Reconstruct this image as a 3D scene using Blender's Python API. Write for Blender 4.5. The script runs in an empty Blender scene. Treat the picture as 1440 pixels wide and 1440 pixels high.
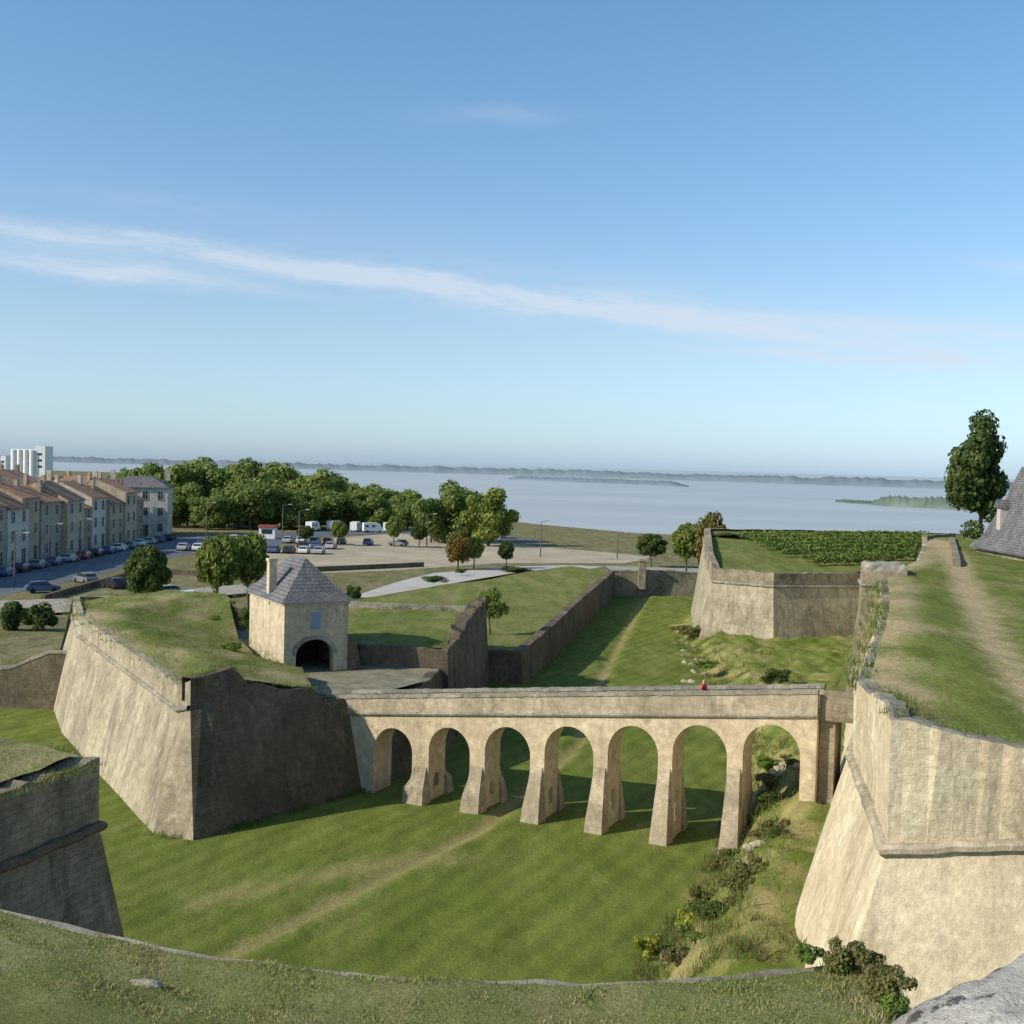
import bpy, bmesh, math, random
from mathutils import Vector, Matrix, noise
random.seed(7)
S = bpy.context.scene
COL = S.collection
R = math.radians
# ------------------------------------------------------------------ camera
F = 1650.0; CAMZ = 20.0
pit = math.atan(65/F); rol = 0.0262
fw = Vector((0, math.cos(pit), -math.sin(pit)))
r0 = Vector((1, 0, 0)); u0 = Vector((0, math.sin(pit), math.cos(pit)))
rt = r0*math.cos(rol)+u0*math.sin(rol); up = -r0*math.sin(rol)+u0*math.cos(rol)
cd = bpy.data.cameras.new('camera'); cam = bpy.data.objects.new('camera', cd); COL.objects.link(cam)
m = Matrix((rt, up, -fw)).transposed().to_4x4(); m.translation = Vector((0, 0, CAMZ)); cam.matrix_world = m
cd.sensor_width = 36; cd.lens = 36*F/1440; cd.clip_end = 60000; cd.clip_start = 0.1
S.camera = cam
def ray(px, py): return fw + rt*((px-720)/F) + up*((720-py)/F)
def G(px, py, z=0.0):
    d = ray(px, py); t = (z-CAMZ)/d.z
    return Vector((0, 0, CAMZ))+d*t
def AY(px, py, Y):
    d = ray(px, py); return Vector((0, 0, CAMZ))+d*(Y/d.y)
def XY(px, Y, z=0.0):
    return Vector(((px-720)/F*Y, Y, z))
# ------------------------------------------------------------------ helpers
ORG = {}
def uvs(me):
    uv = me.uv_layers.new(name='UVMap').data
    Z = Vector((0, 0, 1))
    for p in me.polygons:
        n = p.normal
        if abs(n.z) > 0.75:
            for li in p.loop_indices:
                c = me.vertices[me.loops[li].vertex_index].co; uv[li].uv = (c.x, c.y)
        else:
            t = Z.cross(n); t.normalize()
            for li in p.loop_indices:
                c = me.vertices[me.loops[li].vertex_index].co; uv[li].uv = (c.dot(t), c.z)
def finish(name, bm, mat, parent=None, smooth=False, recalc=True):
    if recalc: bmesh.ops.recalc_face_normals(bm, faces=bm.faces)
    me = bpy.data.meshes.new(name); bm.to_mesh(me); bm.free()
    if parent is not None:
        o = ORG.get(parent.name, Vector((0, 0, 0)))
        if o.length > 0: me.transform(Matrix.Translation(-o))
    me.update(); uvs(me)
    if smooth:
        for p in me.polygons: p.use_smooth = True
    me.materials.append(mat)
    ob = bpy.data.objects.new(name, me); COL.objects.link(ob)
    if parent is not None:
        ob.parent = parent; ORG[ob.name] = ORG.get(parent.name, Vector((0, 0, 0)))
    return ob
def tri(bm, fs):
    for f in fs: f.normal_update()
    bmesh.ops.triangulate(bm, faces=fs)
def empty(name, loc, label, cat, group=None):
    e = bpy.data.objects.new(name, None); COL.objects.link(e); e.location = loc; e.empty_display_size = .3
    ORG[e.name] = Vector(loc); tag(e, label, cat, group); return e
def tag(o, label, cat, group=None, kind=None):
    o['label'] = label; o['category'] = cat
    if group: o['group'] = group
    if kind: o['kind'] = kind
    return o
def local(e): ORG[e.name] = Vector((0, 0, 0)); return e
def box(bm, c, s, rz=0, top=1.0):
    M = Matrix.Translation(c) @ Matrix.Rotation(rz, 4, 'Z')
    v = []
    for z in (-.5, .5):
        k = top if z > 0 else 1
        for x, y in ((-.5, -.5), (.5, -.5), (.5, .5), (-.5, .5)):
            v.append(bm.verts.new(M @ Vector((x*s[0]*k, y*s[1]*k, z*s[2]))))
    for f in ((0, 1, 2, 3), (4, 5, 6, 7), (0, 1, 5, 4), (1, 2, 6, 5), (2, 3, 7, 6), (3, 0, 4, 7)):
        bm.faces.new([v[i] for i in f])
def tube(bm, p0, p1, a, b, n=7):
    p0 = Vector(p0); p1 = Vector(p1); d = (p1-p0).normalized()
    q = d.to_track_quat('Z', 'Y').to_matrix(); r = []
    for p, ra in ((p0, a), (p1, b)):
        r.append([bm.verts.new(p+q @ Vector((math.cos(2*math.pi*i/n)*ra, math.sin(2*math.pi*i/n)*ra, 0))) for i in range(n)])
    for i in range(n): bm.faces.new((r[0][i], r[0][(i+1) % n], r[1][(i+1) % n], r[1][i]))
    bm.faces.new(r[0]); bm.faces.new(r[1])
def loft(rings, closed=True, cap=False, capb=False):
    bm = bmesh.new(); V = [[bm.verts.new(p) for p in r] for r in rings]
    n = len(rings[0])
    for a, b in zip(V, V[1:]):
        for i in range(n if closed else n-1):
            j = (i+1) % n
            try: bm.faces.new((a[i], a[j], b[j], b[i]))
            except ValueError: pass
    if cap: tri(bm, [bm.faces.new(V[-1])])
    if capb: tri(bm, [bm.faces.new(V[0])])
    return bm
def densify(rings, step, closed=True):
    n = len(rings[0]); out = [[] for _ in rings]
    for i in range(n if closed else n-1):
        j = (i+1) % n; k = max(1, int((rings[0][j]-rings[0][i]).length/step))
        for q in range(k):
            for r, o in zip(rings, out): o.append(r[i].lerp(r[j], q/k))
    if not closed:
        for r, o in zip(rings, out): o.append(r[-1].copy())
    return out
def offs(poly, d, closed=True):
    n = len(poly); out = []
    for i in range(n):
        p = poly[i]
        a = poly[i-1] if (closed or i > 0) else None
        b = poly[(i+1) % n] if (closed or i < n-1) else None
        ns = []
        if a is not None:
            e = (p-a); ns.append(Vector((e.y, -e.x, 0)).normalized())
        if b is not None:
            e = (b-p); ns.append(Vector((e.y, -e.x, 0)).normalized())
        if len(ns) == 2:
            m_ = ns[0]+ns[1]
            m_ = m_/max(.35, m_.dot(ns[0])) if m_.length > .01 else ns[0]
        else: m_ = ns[0]
        out.append(Vector((p.x+m_.x*d, p.y+m_.y*d, p.z)))
    return out
def setz(poly, z): return [Vector((p.x, p.y, z)) for p in poly]
def jag(ring, a, f=1.0, hor=0.0):
    for p in ring:
        n_ = noise.noise(Vector((p.x*f, p.y*f, 3.1)))
        p.z += a*n_ + a*.5*random.uniform(-1, 1)
        if hor: p.x += hor*random.uniform(-1, 1); p.y += hor*random.uniform(-1, 1)
    return ring
def ss(t): t = max(0, min(1, t)); return t*t*(3-2*t)
def sheet(name, poly, step, zf, mat, dryf=None, parent=None):
    bm = bmesh.new(); f = bm.faces.new([bm.verts.new((p[0], p[1], 0)) for p in poly])
    tri(bm, [f])
    xs = [p[0] for p in poly]; ys = [p[1] for p in poly]
    def cuts(lo, hi, ax):
        k = math.ceil(lo/step)*step
        while k < hi:
            co = Vector((k, 0, 0)) if ax == 0 else Vector((0, k, 0)); no = Vector((1, 0, 0)) if ax == 0 else Vector((0, 1, 0))
            bmesh.ops.bisect_plane(bm, geom=bm.verts[:]+bm.edges[:]+bm.faces[:], plane_co=co, plane_no=no)
            k += step
    cuts(min(xs), max(xs), 0); cuts(min(ys), max(ys), 1)
    for v in bm.verts: v.co.z = zf(v.co.x, v.co.y)
    for f in bm.faces:
        f.normal_update()
        if f.normal.z < 0: f.normal_flip()
    ob = finish(name, bm, mat, parent, smooth=True, recalc=False)
    dry(ob.data, dryf)
    return ob
def dry(me, fn):
    a = me.attributes.new('dry', 'FLOAT', 'POINT')
    if fn: a.data.foreach_set('value', [fn(v.co.x, v.co.y) for v in me.vertices])
def pdist(x, y, pl):
    best = 1e9
    for (a, b), (c, d) in zip(pl, pl[1:]):
        vx, vy = c-a, d-b; t = max(0, min(1, ((x-a)*vx+(y-b)*vy)/(vx*vx+vy*vy)))
        q = math.hypot(x-a-vx*t, y-b-vy*t)
        if q < best: best = q
    return best
ORD = ['first', 'second', 'third', 'fourth', 'fifth', 'sixth', 'seventh', 'eighth', 'ninth', 'tenth', 'eleventh', 'twelfth', 'thirteenth', 'fourteenth', 'fifteenth', 'sixteenth', 'seventeenth', 'eighteenth', 'nineteenth', 'twentieth', 'twenty-first', 'twenty-second', 'twenty-third', 'twenty-fourth', 'twenty-fifth', 'twenty-sixth', 'twenty-seventh', 'twenty-eighth']
# ------------------------------------------------------------------ materials
class NT:
    def __init__(s, name):
        s.m = bpy.data.materials.new(name); s.m.use_nodes = True; s.t = s.m.node_tree; s.b = s.t.nodes['Principled BSDF']
        s.b.inputs['Roughness'].default_value = .9; s.b.inputs['Specular IOR Level'].default_value = .2
    def n(s, ty, **kw):
        nd = s.t.nodes.new(ty)
        for k, v in kw.items():
            if k.startswith('_'): setattr(nd, k[1:], v)
            else: nd.inputs[k.replace('_', ' ')].default_value = v
        return nd
    def l(s, a, b): s.t.links.new(a, b)
    def noise(s, vec, scale, detail=4, rough=.6):
        nd = s.n('ShaderNodeTexNoise', Scale=scale, Detail=detail, Roughness=rough); s.l(vec, nd.inputs['Vector']); return nd.outputs['Fac']
    def ramp(s, fac, a, b, ca=(0, 0, 0, 1), cb=(1, 1, 1, 1)):
        nd = s.n('ShaderNodeValToRGB'); e = nd.color_ramp.elements
        e[0].position = a; e[1].position = b; e[0].color = ca; e[1].color = cb; s.l(fac, nd.inputs['Fac']); return nd.outputs['Color']
    def mix(s, fac, a, b, bt='MIX'):
        nd = s.t.nodes.new('ShaderNodeMix'); nd.data_type = 'RGBA'; nd.blend_type = bt
        for v, i in ((fac, 0), (a, 6), (b, 7)):
            if isinstance(v, (int, float)): nd.inputs[i].default_value = v
            elif isinstance(v, (tuple, list)): nd.inputs[i].default_value = (*v[:3], 1)
            else: s.l(v, nd.inputs[i])
        return nd.outputs[2]
    def math(s, op, a, b=0.0, c=None):
        nd = s.t.nodes.new('ShaderNodeMath'); nd.operation = op
        for i, v in enumerate((a, b) if c is None else (a, b, c)):
            if isinstance(v, (int, float)): nd.inputs[i].default_value = v
            else: s.l(v, nd.inputs[i])
        return nd.outputs[0]
    def bump(s, h, st, dist):
        nd = s.n('ShaderNodeBump', Strength=st, Distance=dist); s.l(h, nd.inputs['Height']); s.l(nd.outputs[0], s.b.inputs['Normal'])
    def mapping(s, vec, sc, rz=0):
        nd = s.n('ShaderNodeMapping', Scale=sc, Rotation=(0, 0, rz)); s.l(vec, nd.inputs['Vector']); return nd.outputs[0]
def stone(name, base, dark, stain=.5, patch=.5, bw=.75, bh=.36, brick=.5, bump=.6, lich=.0, lt=.5, streak=(1.1, .17)):
    t = NT(name); uv = t.n('ShaderNodeUVMap').outputs[0]; tc = t.n('ShaderNodeTexCoord').outputs['Object']
    br = t.n('ShaderNodeTexBrick', Scale=1.0); br.inputs['Brick Width'].default_value = bw; br.inputs['Row Height'].default_value = bh
    br.inputs['Mortar Size'].default_value = .016; br.inputs['Mortar Smooth'].default_value = .8; br.inputs['Bias'].default_value = -.1
    br.inputs['Color1'].default_value = (1.1, 1.08, 1.04, 1); br.inputs['Color2'].default_value = (.76, .75, .73, 1); br.inputs['Mortar'].default_value = (.66, .64, .61, 1)
    wp = t.n('ShaderNodeMixRGB'); wn = t.n('ShaderNodeTexNoise', Scale=1.3, Detail=5); t.l(uv, wn.inputs['Vector'])
    wp.blend_type = 'ADD'; wp.inputs['Fac'].default_value = .34; t.l(uv, wp.inputs['Color1']); t.l(wn.outputs['Color'], wp.inputs['Color2'])
    t.l(wp.outputs[0], br.inputs['Vector'])
    c = t.mix(t.ramp(t.noise(tc, .22, 6, .65), .38, .64), base, dark)
    if patch < 1: c = t.mix(patch, base, c)
    c = t.mix(t.math('MULTIPLY', t.ramp(t.noise(tc, .6, 6, .7), .52, .68), lt), c, tuple(min(.78, x*1.3) for x in base))
    vis = t.math('MULTIPLY', t.ramp(t.noise(tc, .35, 4, .65), .4, .62), brick)
    c = t.mix(vis, c, br.outputs['Color'], 'MULTIPLY')
    st = t.ramp(t.noise(t.mapping(uv, (*streak, 1)), 1.0, 8, .74), .5, .70)
    c = t.mix(t.math('MULTIPLY', st, stain), c, tuple(x*.40 for x in dark))
    sp = t.ramp(t.noise(tc, 2.4, 8, .8), .3, .72, (.58, .57, .55, 1), (1.3, 1.29, 1.26, 1))
    c = t.mix(.85, c, sp, 'MULTIPLY')
    if lich: c = t.mix(t.math('MULTIPLY', t.ramp(t.noise(tc, 3.2, 6, .8), .56, .62), lich), c, (.045, .042, .036))
    t.l(c, t.b.inputs['Base Color'])
    h = t.math('ADD', t.math('MULTIPLY', br.outputs['Fac'], -.4*brick), t.noise(tc, 4, 7, .75)); t.bump(h, bump, .07)
    return t.m
def grass(name, g1, g2, dr, amt=.5, stripe=0.0, rz=0.0, fine=9):
    t = NT(name); tc = t.n('ShaderNodeTexCoord').outputs['Object']
    c = t.mix(t.ramp(t.noise(tc, .16, 5), .35, .65), g1, g2)
    c = t.mix(t.ramp(t.noise(t.mapping(tc, (1, .35, 1), rz), .55, 6, .7), .4, .66), c, tuple(x*.72 for x in g1))
    at = t.n('ShaderNodeAttribute', _attribute_name='dry').outputs['Fac']
    d = t.math('ADD', t.math('MULTIPLY', t.math('SUBTRACT', t.noise(t.mapping(tc, (1, .3, 1), rz), .33, 8, .72), .5), 2.6*amt), at)
    d2 = t.math('ADD', d, t.math('MULTIPLY', t.math('SUBTRACT', t.noise(tc, 2.2, 5, .7), .5), .8))
    c = t.mix(t.ramp(d2, .08, .78), c, dr)
    if stripe:
        w = t.n('ShaderNodeTexWave', Scale=.22, Distortion=2.5); w.inputs['Detail'].default_value = 3
        t.l(t.mapping(tc, (1, 1, 1), rz), w.inputs['Vector'])
        c = t.mix(stripe, c, t.ramp(w.outputs['Fac'], .2, .8, (.86, .87, .86, 1), (1.12, 1.1, 1.1, 1)), 'MULTIPLY')
    fn = t.noise(tc, fine, 4, .8)
    c = t.mix(.85, c, t.ramp(fn, .25, .75, (.5, .52, .45, 1), (1.5, 1.46, 1.36, 1)), 'MULTIPLY')
    t.l(c, t.b.inputs['Base Color']); t.b.inputs['Roughness'].default_value = 1; t.b.inputs['Specular IOR Level'].default_value = .05
    t.bump(t.math('ADD', fn, t.math('MULTIPLY', t.noise(tc, 2.0, 4), .8)), .8, .12)
    return t.m
def plain(name, c, rough=.8, var=.2, sc=1.5, metal=0, spec=.3):
    t = NT(name); tc = t.n('ShaderNodeTexCoord').outputs['Object']
    k = t.ramp(t.noise(tc, sc, 5, .7), .3, .7, (1-var, 1-var, 1-var, 1), (1+var, 1+var, 1+var, 1))
    t.l(t.mix(1.0, c, k, 'MULTIPLY'), t.b.inputs['Base Color']); t.b.inputs['Roughness'].default_value = rough
    t.b.inputs['Metallic'].default_value = metal; t.b.inputs['Specular IOR Level'].default_value = spec
    return t.m
def roofm(name, c, c2, bw, bh):
    t = NT(name); uv = t.n('ShaderNodeUVMap').outputs[0]; tc = t.n('ShaderNodeTexCoord').outputs['Object']
    br = t.n('ShaderNodeTexBrick', Scale=1.0); br.inputs['Brick Width'].default_value = bw; br.inputs['Row Height'].default_value = bh; br.inputs['Mortar Size'].default_value = .02
    br.inputs['Color1'].default_value = (*c, 1); br.inputs['Color2'].default_value = (*c2, 1); br.inputs['Mortar'].default_value = (*[x*.5 for x in c], 1); t.l(uv, br.inputs['Vector'])
    k = t.ramp(t.noise(tc, .7, 6, .7), .3, .7, (.65, .66, .68, 1), (1.3, 1.28, 1.25, 1))
    t.l(t.mix(1.0, br.outputs['Color'], k, 'MULTIPLY'), t.b.inputs['Base Color']); t.b.inputs['Roughness'].default_value = .75
    t.bump(t.math('ADD', br.outputs['Fac'], t.noise(tc, 3, 4)), .5, .04); return t.m
def leaf(name, c1, c2, sc=.35):
    t = NT(name); tc = t.n('ShaderNodeTexCoord').outputs['Object']; oi = t.n('ShaderNodeObjectInfo').outputs['Random']
    ge = t.n('ShaderNodeNewGeometry').outputs['Random Per Island']
    c = t.mix(t.ramp(t.noise(tc, sc, 3), .38, .62), c1, c2)
    c = t.mix(.8, c, t.ramp(ge, 0, 1, (.6, .65, .55, 1), (1.4, 1.35, 1.25, 1)), 'MULTIPLY')
    c = t.mix(.6, c, t.ramp(oi, 0, 1, (.78, .82, .78, 1), (1.3, 1.2, 1.1, 1)), 'MULTIPLY')
    t.l(c, t.b.inputs['Base Color']); t.b.inputs['Roughness'].default_value = .7; t.b.inputs['Specular IOR Level'].default_value = .15
    tr = t.n('ShaderNodeBsdfTranslucent'); t.l(c, tr.inputs['Color'])
    mx = t.n('ShaderNodeMixShader', Fac=.35); out = t.t.nodes['Material Output']
    t.l(t.b.outputs[0], mx.inputs[1]); t.l(tr.outputs[0], mx.inputs[2]); t.l(mx.outputs[0], out.inputs['Surface'])
    return t.m
M = {}
M['cream'] = stone('cream_limestone', (.74, .62, .42), (.56, .45, .29), stain=.5, patch=.9, brick=.08, bump=.9, bw=.55, bh=.28)
M['creamp'] = stone('cream_parapet_ashlar', (.73, .61, .41), (.52, .42, .27), stain=.55, patch=.9, brick=.2, bump=1.0, bw=.5, bh=.25)
M['bridge'] = stone('bridge_stone', (.62, .51, .35), (.46, .37, .25), stain=.5, patch=.8, bw=.6, bh=.3, brick=.3, bump=.4)
M['butt'] = stone('buttress_stone', (.50, .42, .30), (.32, .27, .19), stain=.6, patch=1, bw=.5, bh=.28, brick=.4, bump=.7)
M['grey'] = stone('weathered_stone', (.35, .30, .21), (.18, .15, .105), stain=.7, patch=1, brick=.5, bump=.9)
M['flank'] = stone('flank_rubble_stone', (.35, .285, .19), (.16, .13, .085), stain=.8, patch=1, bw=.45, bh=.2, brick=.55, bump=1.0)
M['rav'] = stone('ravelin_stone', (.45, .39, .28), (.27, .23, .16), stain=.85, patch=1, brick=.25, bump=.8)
M['dark'] = stone('dark_and_shaded_rubble_stone', (.19, .15, .10), (.10, .08, .055), stain=.5, patch=1, bw=.5, bh=.26, brick=.6, bump=.9)  # dark rubble; on ravelin, rampart and long moat wall the shade is painted in
M['cop'] = stone('lichen_coping', (.38, .345, .275), (.20, .18, .14), stain=.2, patch=1, bw=1.1, bh=.5, brick=.4, bump=.9, lich=.7)
M['rock'] = stone('lichen_rock', (.46, .44, .40), (.22, .20, .17), stain=.0, patch=1, bw=3, bh=3, brick=.0, bump=1.0, lich=.9)
M['rend'] = stone('cream_render', (.57, .48, .34), (.44, .36, .25), stain=.6, patch=.9, brick=.15, bump=.4)
M['ditch'] = grass('ditch_grass', (.155, .200, .042), (.200, .230, .058), (.34, .29, .13), .66, .6, R(28))
M['lawn'] = grass('lawn_grass', (.16, .19, .05), (.215, .23, .075), (.33, .28, .14), .7)
M['terr'] = grass('terrace_grass', (.145, .185, .042), (.195, .215, .058), (.42, .33, .20), .68, fine=7)
M['fore'] = grass('foreground_grass', (.215, .25, .075), (.28, .275, .11), (.42, .35, .20), .85, fine=14)
M['town'] = grass('town_ground', (.17, .17, .08), (.26, .22, .13), (.35, .29, .19), .8, fine=2)
M['tan'] = plain('dry_tan_gravel', (.39, .32, .22), .95, .25, .12)
M['plaza'] = plain('pale_gravel', (.44, .41, .36), .95, .15, .3)
M['asph'] = plain('blue_asphalt', (.11, .12, .14), .85, .3, .25)
M['path'] = plain('pale_road', (.33, .29, .23), .9, .3, .8)
M['yard'] = plain('yard_gravel', (.22, .20, .13), .95, .4, .8)  # gravel colour darkened to carry the guardhouse's shade
M['slate'] = roofm('grey_slate', (.13, .13, .14), (.19, .18, .17), .3, .22)
M['tile'] = roofm('orange_tile', (.46, .25, .14), (.34, .19, .12), .35, .4)
M['tile2'] = roofm('brown_tile', (.34, .20, .13), (.24, .15, .10), .35, .4)
M['white'] = plain('white_paint', (.70, .69, .66), .6, .08, .5)
M['glass'] = plain('dark_glass', (.03, .035, .045), .15, .2, 1, 0, .5)
M['frame'] = plain('pale_window_surround', (.42, .39, .34), .8, .1)
M['dkdoor'] = plain('dark_timber', (.06, .05, .042), .8, .3, 3)
M['bluesh'] = plain('blue_grey_shutter', (.22, .27, .33), .7, .1)
M['metal'] = plain('dark_metal', (.10, .10, .10), .5, .1)
M['rubber'] = plain('black_rubber', (.02, .02, .02), .9, .1)
M['bark'] = plain('tree_bark', (.12, .09, .065), .95, .35, 3)
M['leafp'] = leaf('plane_leaves', (.145, .21, .055), (.22, .27, .08))
M['leafd'] = leaf('dark_leaves', (.06, .10, .03), (.115, .15, .045))
M['leafo'] = leaf('olive_leaves', (.14, .20, .045), (.215, .26, .065))
M['leafr'] = leaf('russet_leaves', (.19, .12, .04), (.14, .15, .045))
M['vine'] = leaf('vine_leaves', (.13, .20, .045), (.19, .25, .065))
M['yel'] = leaf('yellow_green_leaves', (.27, .32, .05), (.36, .38, .08))
M['scrub'] = leaf('dry_scrub_leaves', (.20, .17, .075), (.15, .17, .055))
M['blade'] = leaf('grass_blades', (.235, .29, .085), (.36, .34, .14), 1.2)
M['dryblade'] = leaf('dry_blades', (.44, .38, .20), (.30, .30, .12), 1.2)
t = NT('river_water'); tc = t.n('ShaderNodeTexCoord').outputs['Object']
t.l(t.mix(t.ramp(t.noise(t.mapping(tc, (.25, 1, 1), .1), .008, 4), .35, .65), (.36, .36, .345), (.44, .435, .41)), t.b.inputs['Base Color'])
t.b.inputs['Roughness'].default_value = .35; t.b.inputs['Specular IOR Level'].default_value = .4
t.bump(t.noise(t.mapping(tc, (.5, 1, 1)), .35, 5, .7), .4, .5); M['water'] = t.m
M['far'] = plain('far_woods_haze_tint', (.155, .195, .225), 1, .12, .01, 0, 0)  # distance haze is mixed into this blue-grey base colour
M['mid'] = plain('spit_woods_haze_tint', (.12, .16, .13), 1, .3, .03, 0, 0)  # green woods with haze put into the base colour
# ------------------------------------------------------------------ ground
TR = [(-30, 20), (-10.8, 47.1), (-1.2, 64), (5.2, 84), (9.2, 113), (19.4, 173), (22, 187)]
MX = [(0, -1), (38, 3.5), (46.5, 5.8), (58.3, 10.6), (75, 15), (110, 19), (128, 19), (150, 21), (190, 34), (400, 40)]
def xm(y):
    for (a, b), (c, d) in zip(MX, MX[1:]):
        if y <= c: return b+(d-b)*(y-a)/(c-a)
    return 40
def zditch(x, y):
    h = (3.3 if y < 75 else max(1.9, 3.3-(y-75)*.05))*ss((x-xm(y)+.9*noise.noise(Vector((x*.4, y*.4, 0))))/4.8)
    d = pdist(x, y, TR) if abs(x) < 35 else 9
    tr = -.28*math.exp(-(d/.45)**2)+.05*math.exp(-((d-1)/.5)**2)
    k = ss((x-xm(y))/3)
    return h+tr+.10*noise.noise(Vector((x*.09, y*.09, 5)))+k*(.5*noise.noise(Vector((x*.7, y*.7, 1)))+.28*noise.noise(Vector((x*1.7, y*1.7, 1))))
def dditch(x, y):
    d = pdist(x, y, TR) if abs(x) < 35 else 9
    w = .5+.25*noise.noise(Vector((x*.5, y*.5, 2)))
    v = .85*math.exp(-(d/w)**2)
    q = x-xm(y)
    if q > -.7: v = max(v, .4*ss((q+.7)/1.4)*(1-.7*ss((q-4)/3))+.8*noise.noise(Vector((x*.45, y*.45, 9))))
    d2 = pdist(x, y, [(-14, 52), (-7, 57), (-3, 58.5)])
    v = max(v, .5*math.exp(-(d2/1.3)**2))
    return v
bm = bmesh.new(); st = .55; x0, x1, y0, y1 = -80, 62, 14, 191
nx = int((x1-x0)/st); ny = int((y1-y0)/st)
g = [[bm.verts.new((x0+i*st, y0+j*st, zditch(x0+i*st, y0+j*st))) for i in range(nx+1)] for j in range(ny+1)]
for j in range(ny):
    for i in range(nx): bm.faces.new((g[j][i], g[j][i+1], g[j+1][i+1], g[j+1][i]))
ob = finish('ditch_lawn', bm, M['ditch'], smooth=True, recalc=False); dry(ob.data, dditch)
tag(ob, 'mown green grass floor of the dry moat under the bridge', 'lawn', kind='structure')
def ztown(x, y): return 2+1.6*ss(1-(y-93)/45)
TOWN = [(-400, 92.4), (-60, 92.4), (-28, 92.4), (-20, 110), (-14, 118), (-8, 130), (12, 184.4), (30, 187.6), (60, 188), (140, 190), (140, 300), (60, 322), (35, 330), (8, 366), (-10, 400), (-50, 440), (-110, 540), (-250, 900), (-420, 1250), (-2500, 1250), (-2500, 92.4)]
def townsheet():
    bm = bmesh.new(); f = bm.faces.new([bm.verts.new((p[0], p[1], 0)) for p in TOWN]); tri(bm, [f])
    for k in range(95, 145, 4): bmesh.ops.bisect_plane(bm, geom=bm.verts[:]+bm.edges[:]+bm.faces[:], plane_co=(0, k, 0), plane_no=(0, 1, 0))
    for v in bm.verts: v.co.z = ztown(v.co.x, v.co.y)
    for f in bm.faces:
        f.normal_update()
        if f.normal.z < 0: f.normal_flip()
    be = [e for e in bm.edges if e.is_boundary]; r = bmesh.ops.extrude_edge_only(bm, edges=be)
    for v in r['geom']:
        if isinstance(v, bmesh.types.BMVert): v.co.z = -4
    o = finish('town_ground', bm, M['town'], recalc=False); dry(o.data, None); return tag(o, 'dry tan and olive ground of the waterfront esplanade', 'ground', kind='structure')
townsheet()
def flat(name, pts, mat, z, label, cat):
    bm = bmesh.new(); f = bm.faces.new([bm.verts.new((p[0], p[1], z)) for p in pts]); f.normal_update()
    if f.normal.z < 0: f.normal_flip()
    tri(bm, [f])
    o = finish(name, bm, mat, recalc=False); return tag(o, label, cat, kind='structure')
flat('water', [(-30000, -200), (30000, -200), (30000, 50000), (-30000, 50000)], M['water'], -3, 'wide pale grey estuary water', 'water')
gp = lambda l, z=2: [G(a, b, z).xy for a, b in l]
flat('street', [(-77.5, 140), (-64, 140), (-60, 215), (-46, 262), (-77.5, 262)], M['asph'], 2.02, 'blue grey asphalt street in front of the terraced houses', 'road')
flat('pavement', [(-79.5, 140), (-75.6, 140), (-75.6, 262), (-79.5, 262)], M['path'], 2.14, 'pale pavement along the house fronts', 'pavement')
flat('car_park', gp([(490, 841), (560, 818), (610, 806), (720, 797), (800, 795), (850, 797), (790, 806), (700, 822), (600, 838)]), M['plaza'], 2.03, 'pale gravel car park beyond the glacis lawn', 'car park')
flat('esplanade', gp([(372, 778), (470, 757), (560, 750), (720, 765), (920, 783), (880, 792), (700, 792), (560, 802), (400, 808)]), M['tan'], 2.02, 'tan dry gravel esplanade beside the river', 'esplanade')
flat('access_road', gp([(0, 850), (110, 846), (345, 826), (352, 838), (100, 866), (0, 872)], 2.0), M['path'], 2.45, 'pale access road behind the ravelin', 'road')
flat('quay_road', gp([(230, 756), (420, 748), (600, 743), (760, 760), (760, 764), (560, 750), (420, 756), (240, 775)], 2.0), M['asph'], 2.04, 'grey quay road below the plane trees', 'road')
flat('gate_road', gp([(850, 796), (990, 800), (990, 806), (860, 803)], 2.0), M['path'], 2.05, 'pale road crossing beyond the end of the moat', 'road')
def shore(name, pts, base, hh, mat, label, dep=60, st=12, prof=None):
    bm = bmesh.new(); A = []
    for (a, b) in zip(pts, pts[1:]):
        a = Vector(a); b = Vector(b); k = max(1, int((b-a).length/st))
        for q in range(k): A.append(a.lerp(b, q/k))
    N = len(A); vs = []
    for i, p in enumerate(A):
        e = min(1, i/(N*.06+1), (N-1-i)/(N*.06+1))
        if prof: e *= prof(i/N)
        h = hh*e*(.66+.14*noise.noise(Vector((p.x*.0035, 1, 0)))+.14*noise.noise(Vector((p.x*.02, 7, 0)))+.22*random.random())
        d = p.xy.normalized()
        vs.append([bm.verts.new((p.x, p.y, base)), bm.verts.new((p.x+d.x*2, p.y+d.y*2, base+max(.6, h*.25))), bm.verts.new((p.x+d.x*dep*.3, p.y+d.y*dep*.3, base+max(.8, h))), bm.verts.new((p.x+d.x*dep, p.y+d.y*dep, base+max(.8, h*.9)))])
    for a, b in zip(vs, vs[1:]):
        for j in range(3): bm.faces.new((a[j], b[j], b[j+1], a[j+1]))
    o = finish(name, bm, mat, smooth=True); return tag(o, label, 'shore', kind='structure')
def W(px, py): return G(px, py, -3)
pts = [XY(px, Y) for px, Y in [(-200, 3300), (60, 3300), (300, 3200), (720, 2900), (1000, 2600), (1500, 2200), (1900, 2100)]]
shore('far_shore', pts, -3, 20, M['far'], 'low wooded far shore across the estuary with blue haze painted into its colour', 200, 9)
shore('wooded_islet', [W(715, 674), W(800, 678), W(900, 682), W(972, 685)], -3, 8, M['far'], 'low wooded islet in front of the far shore', 120, 5)
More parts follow.
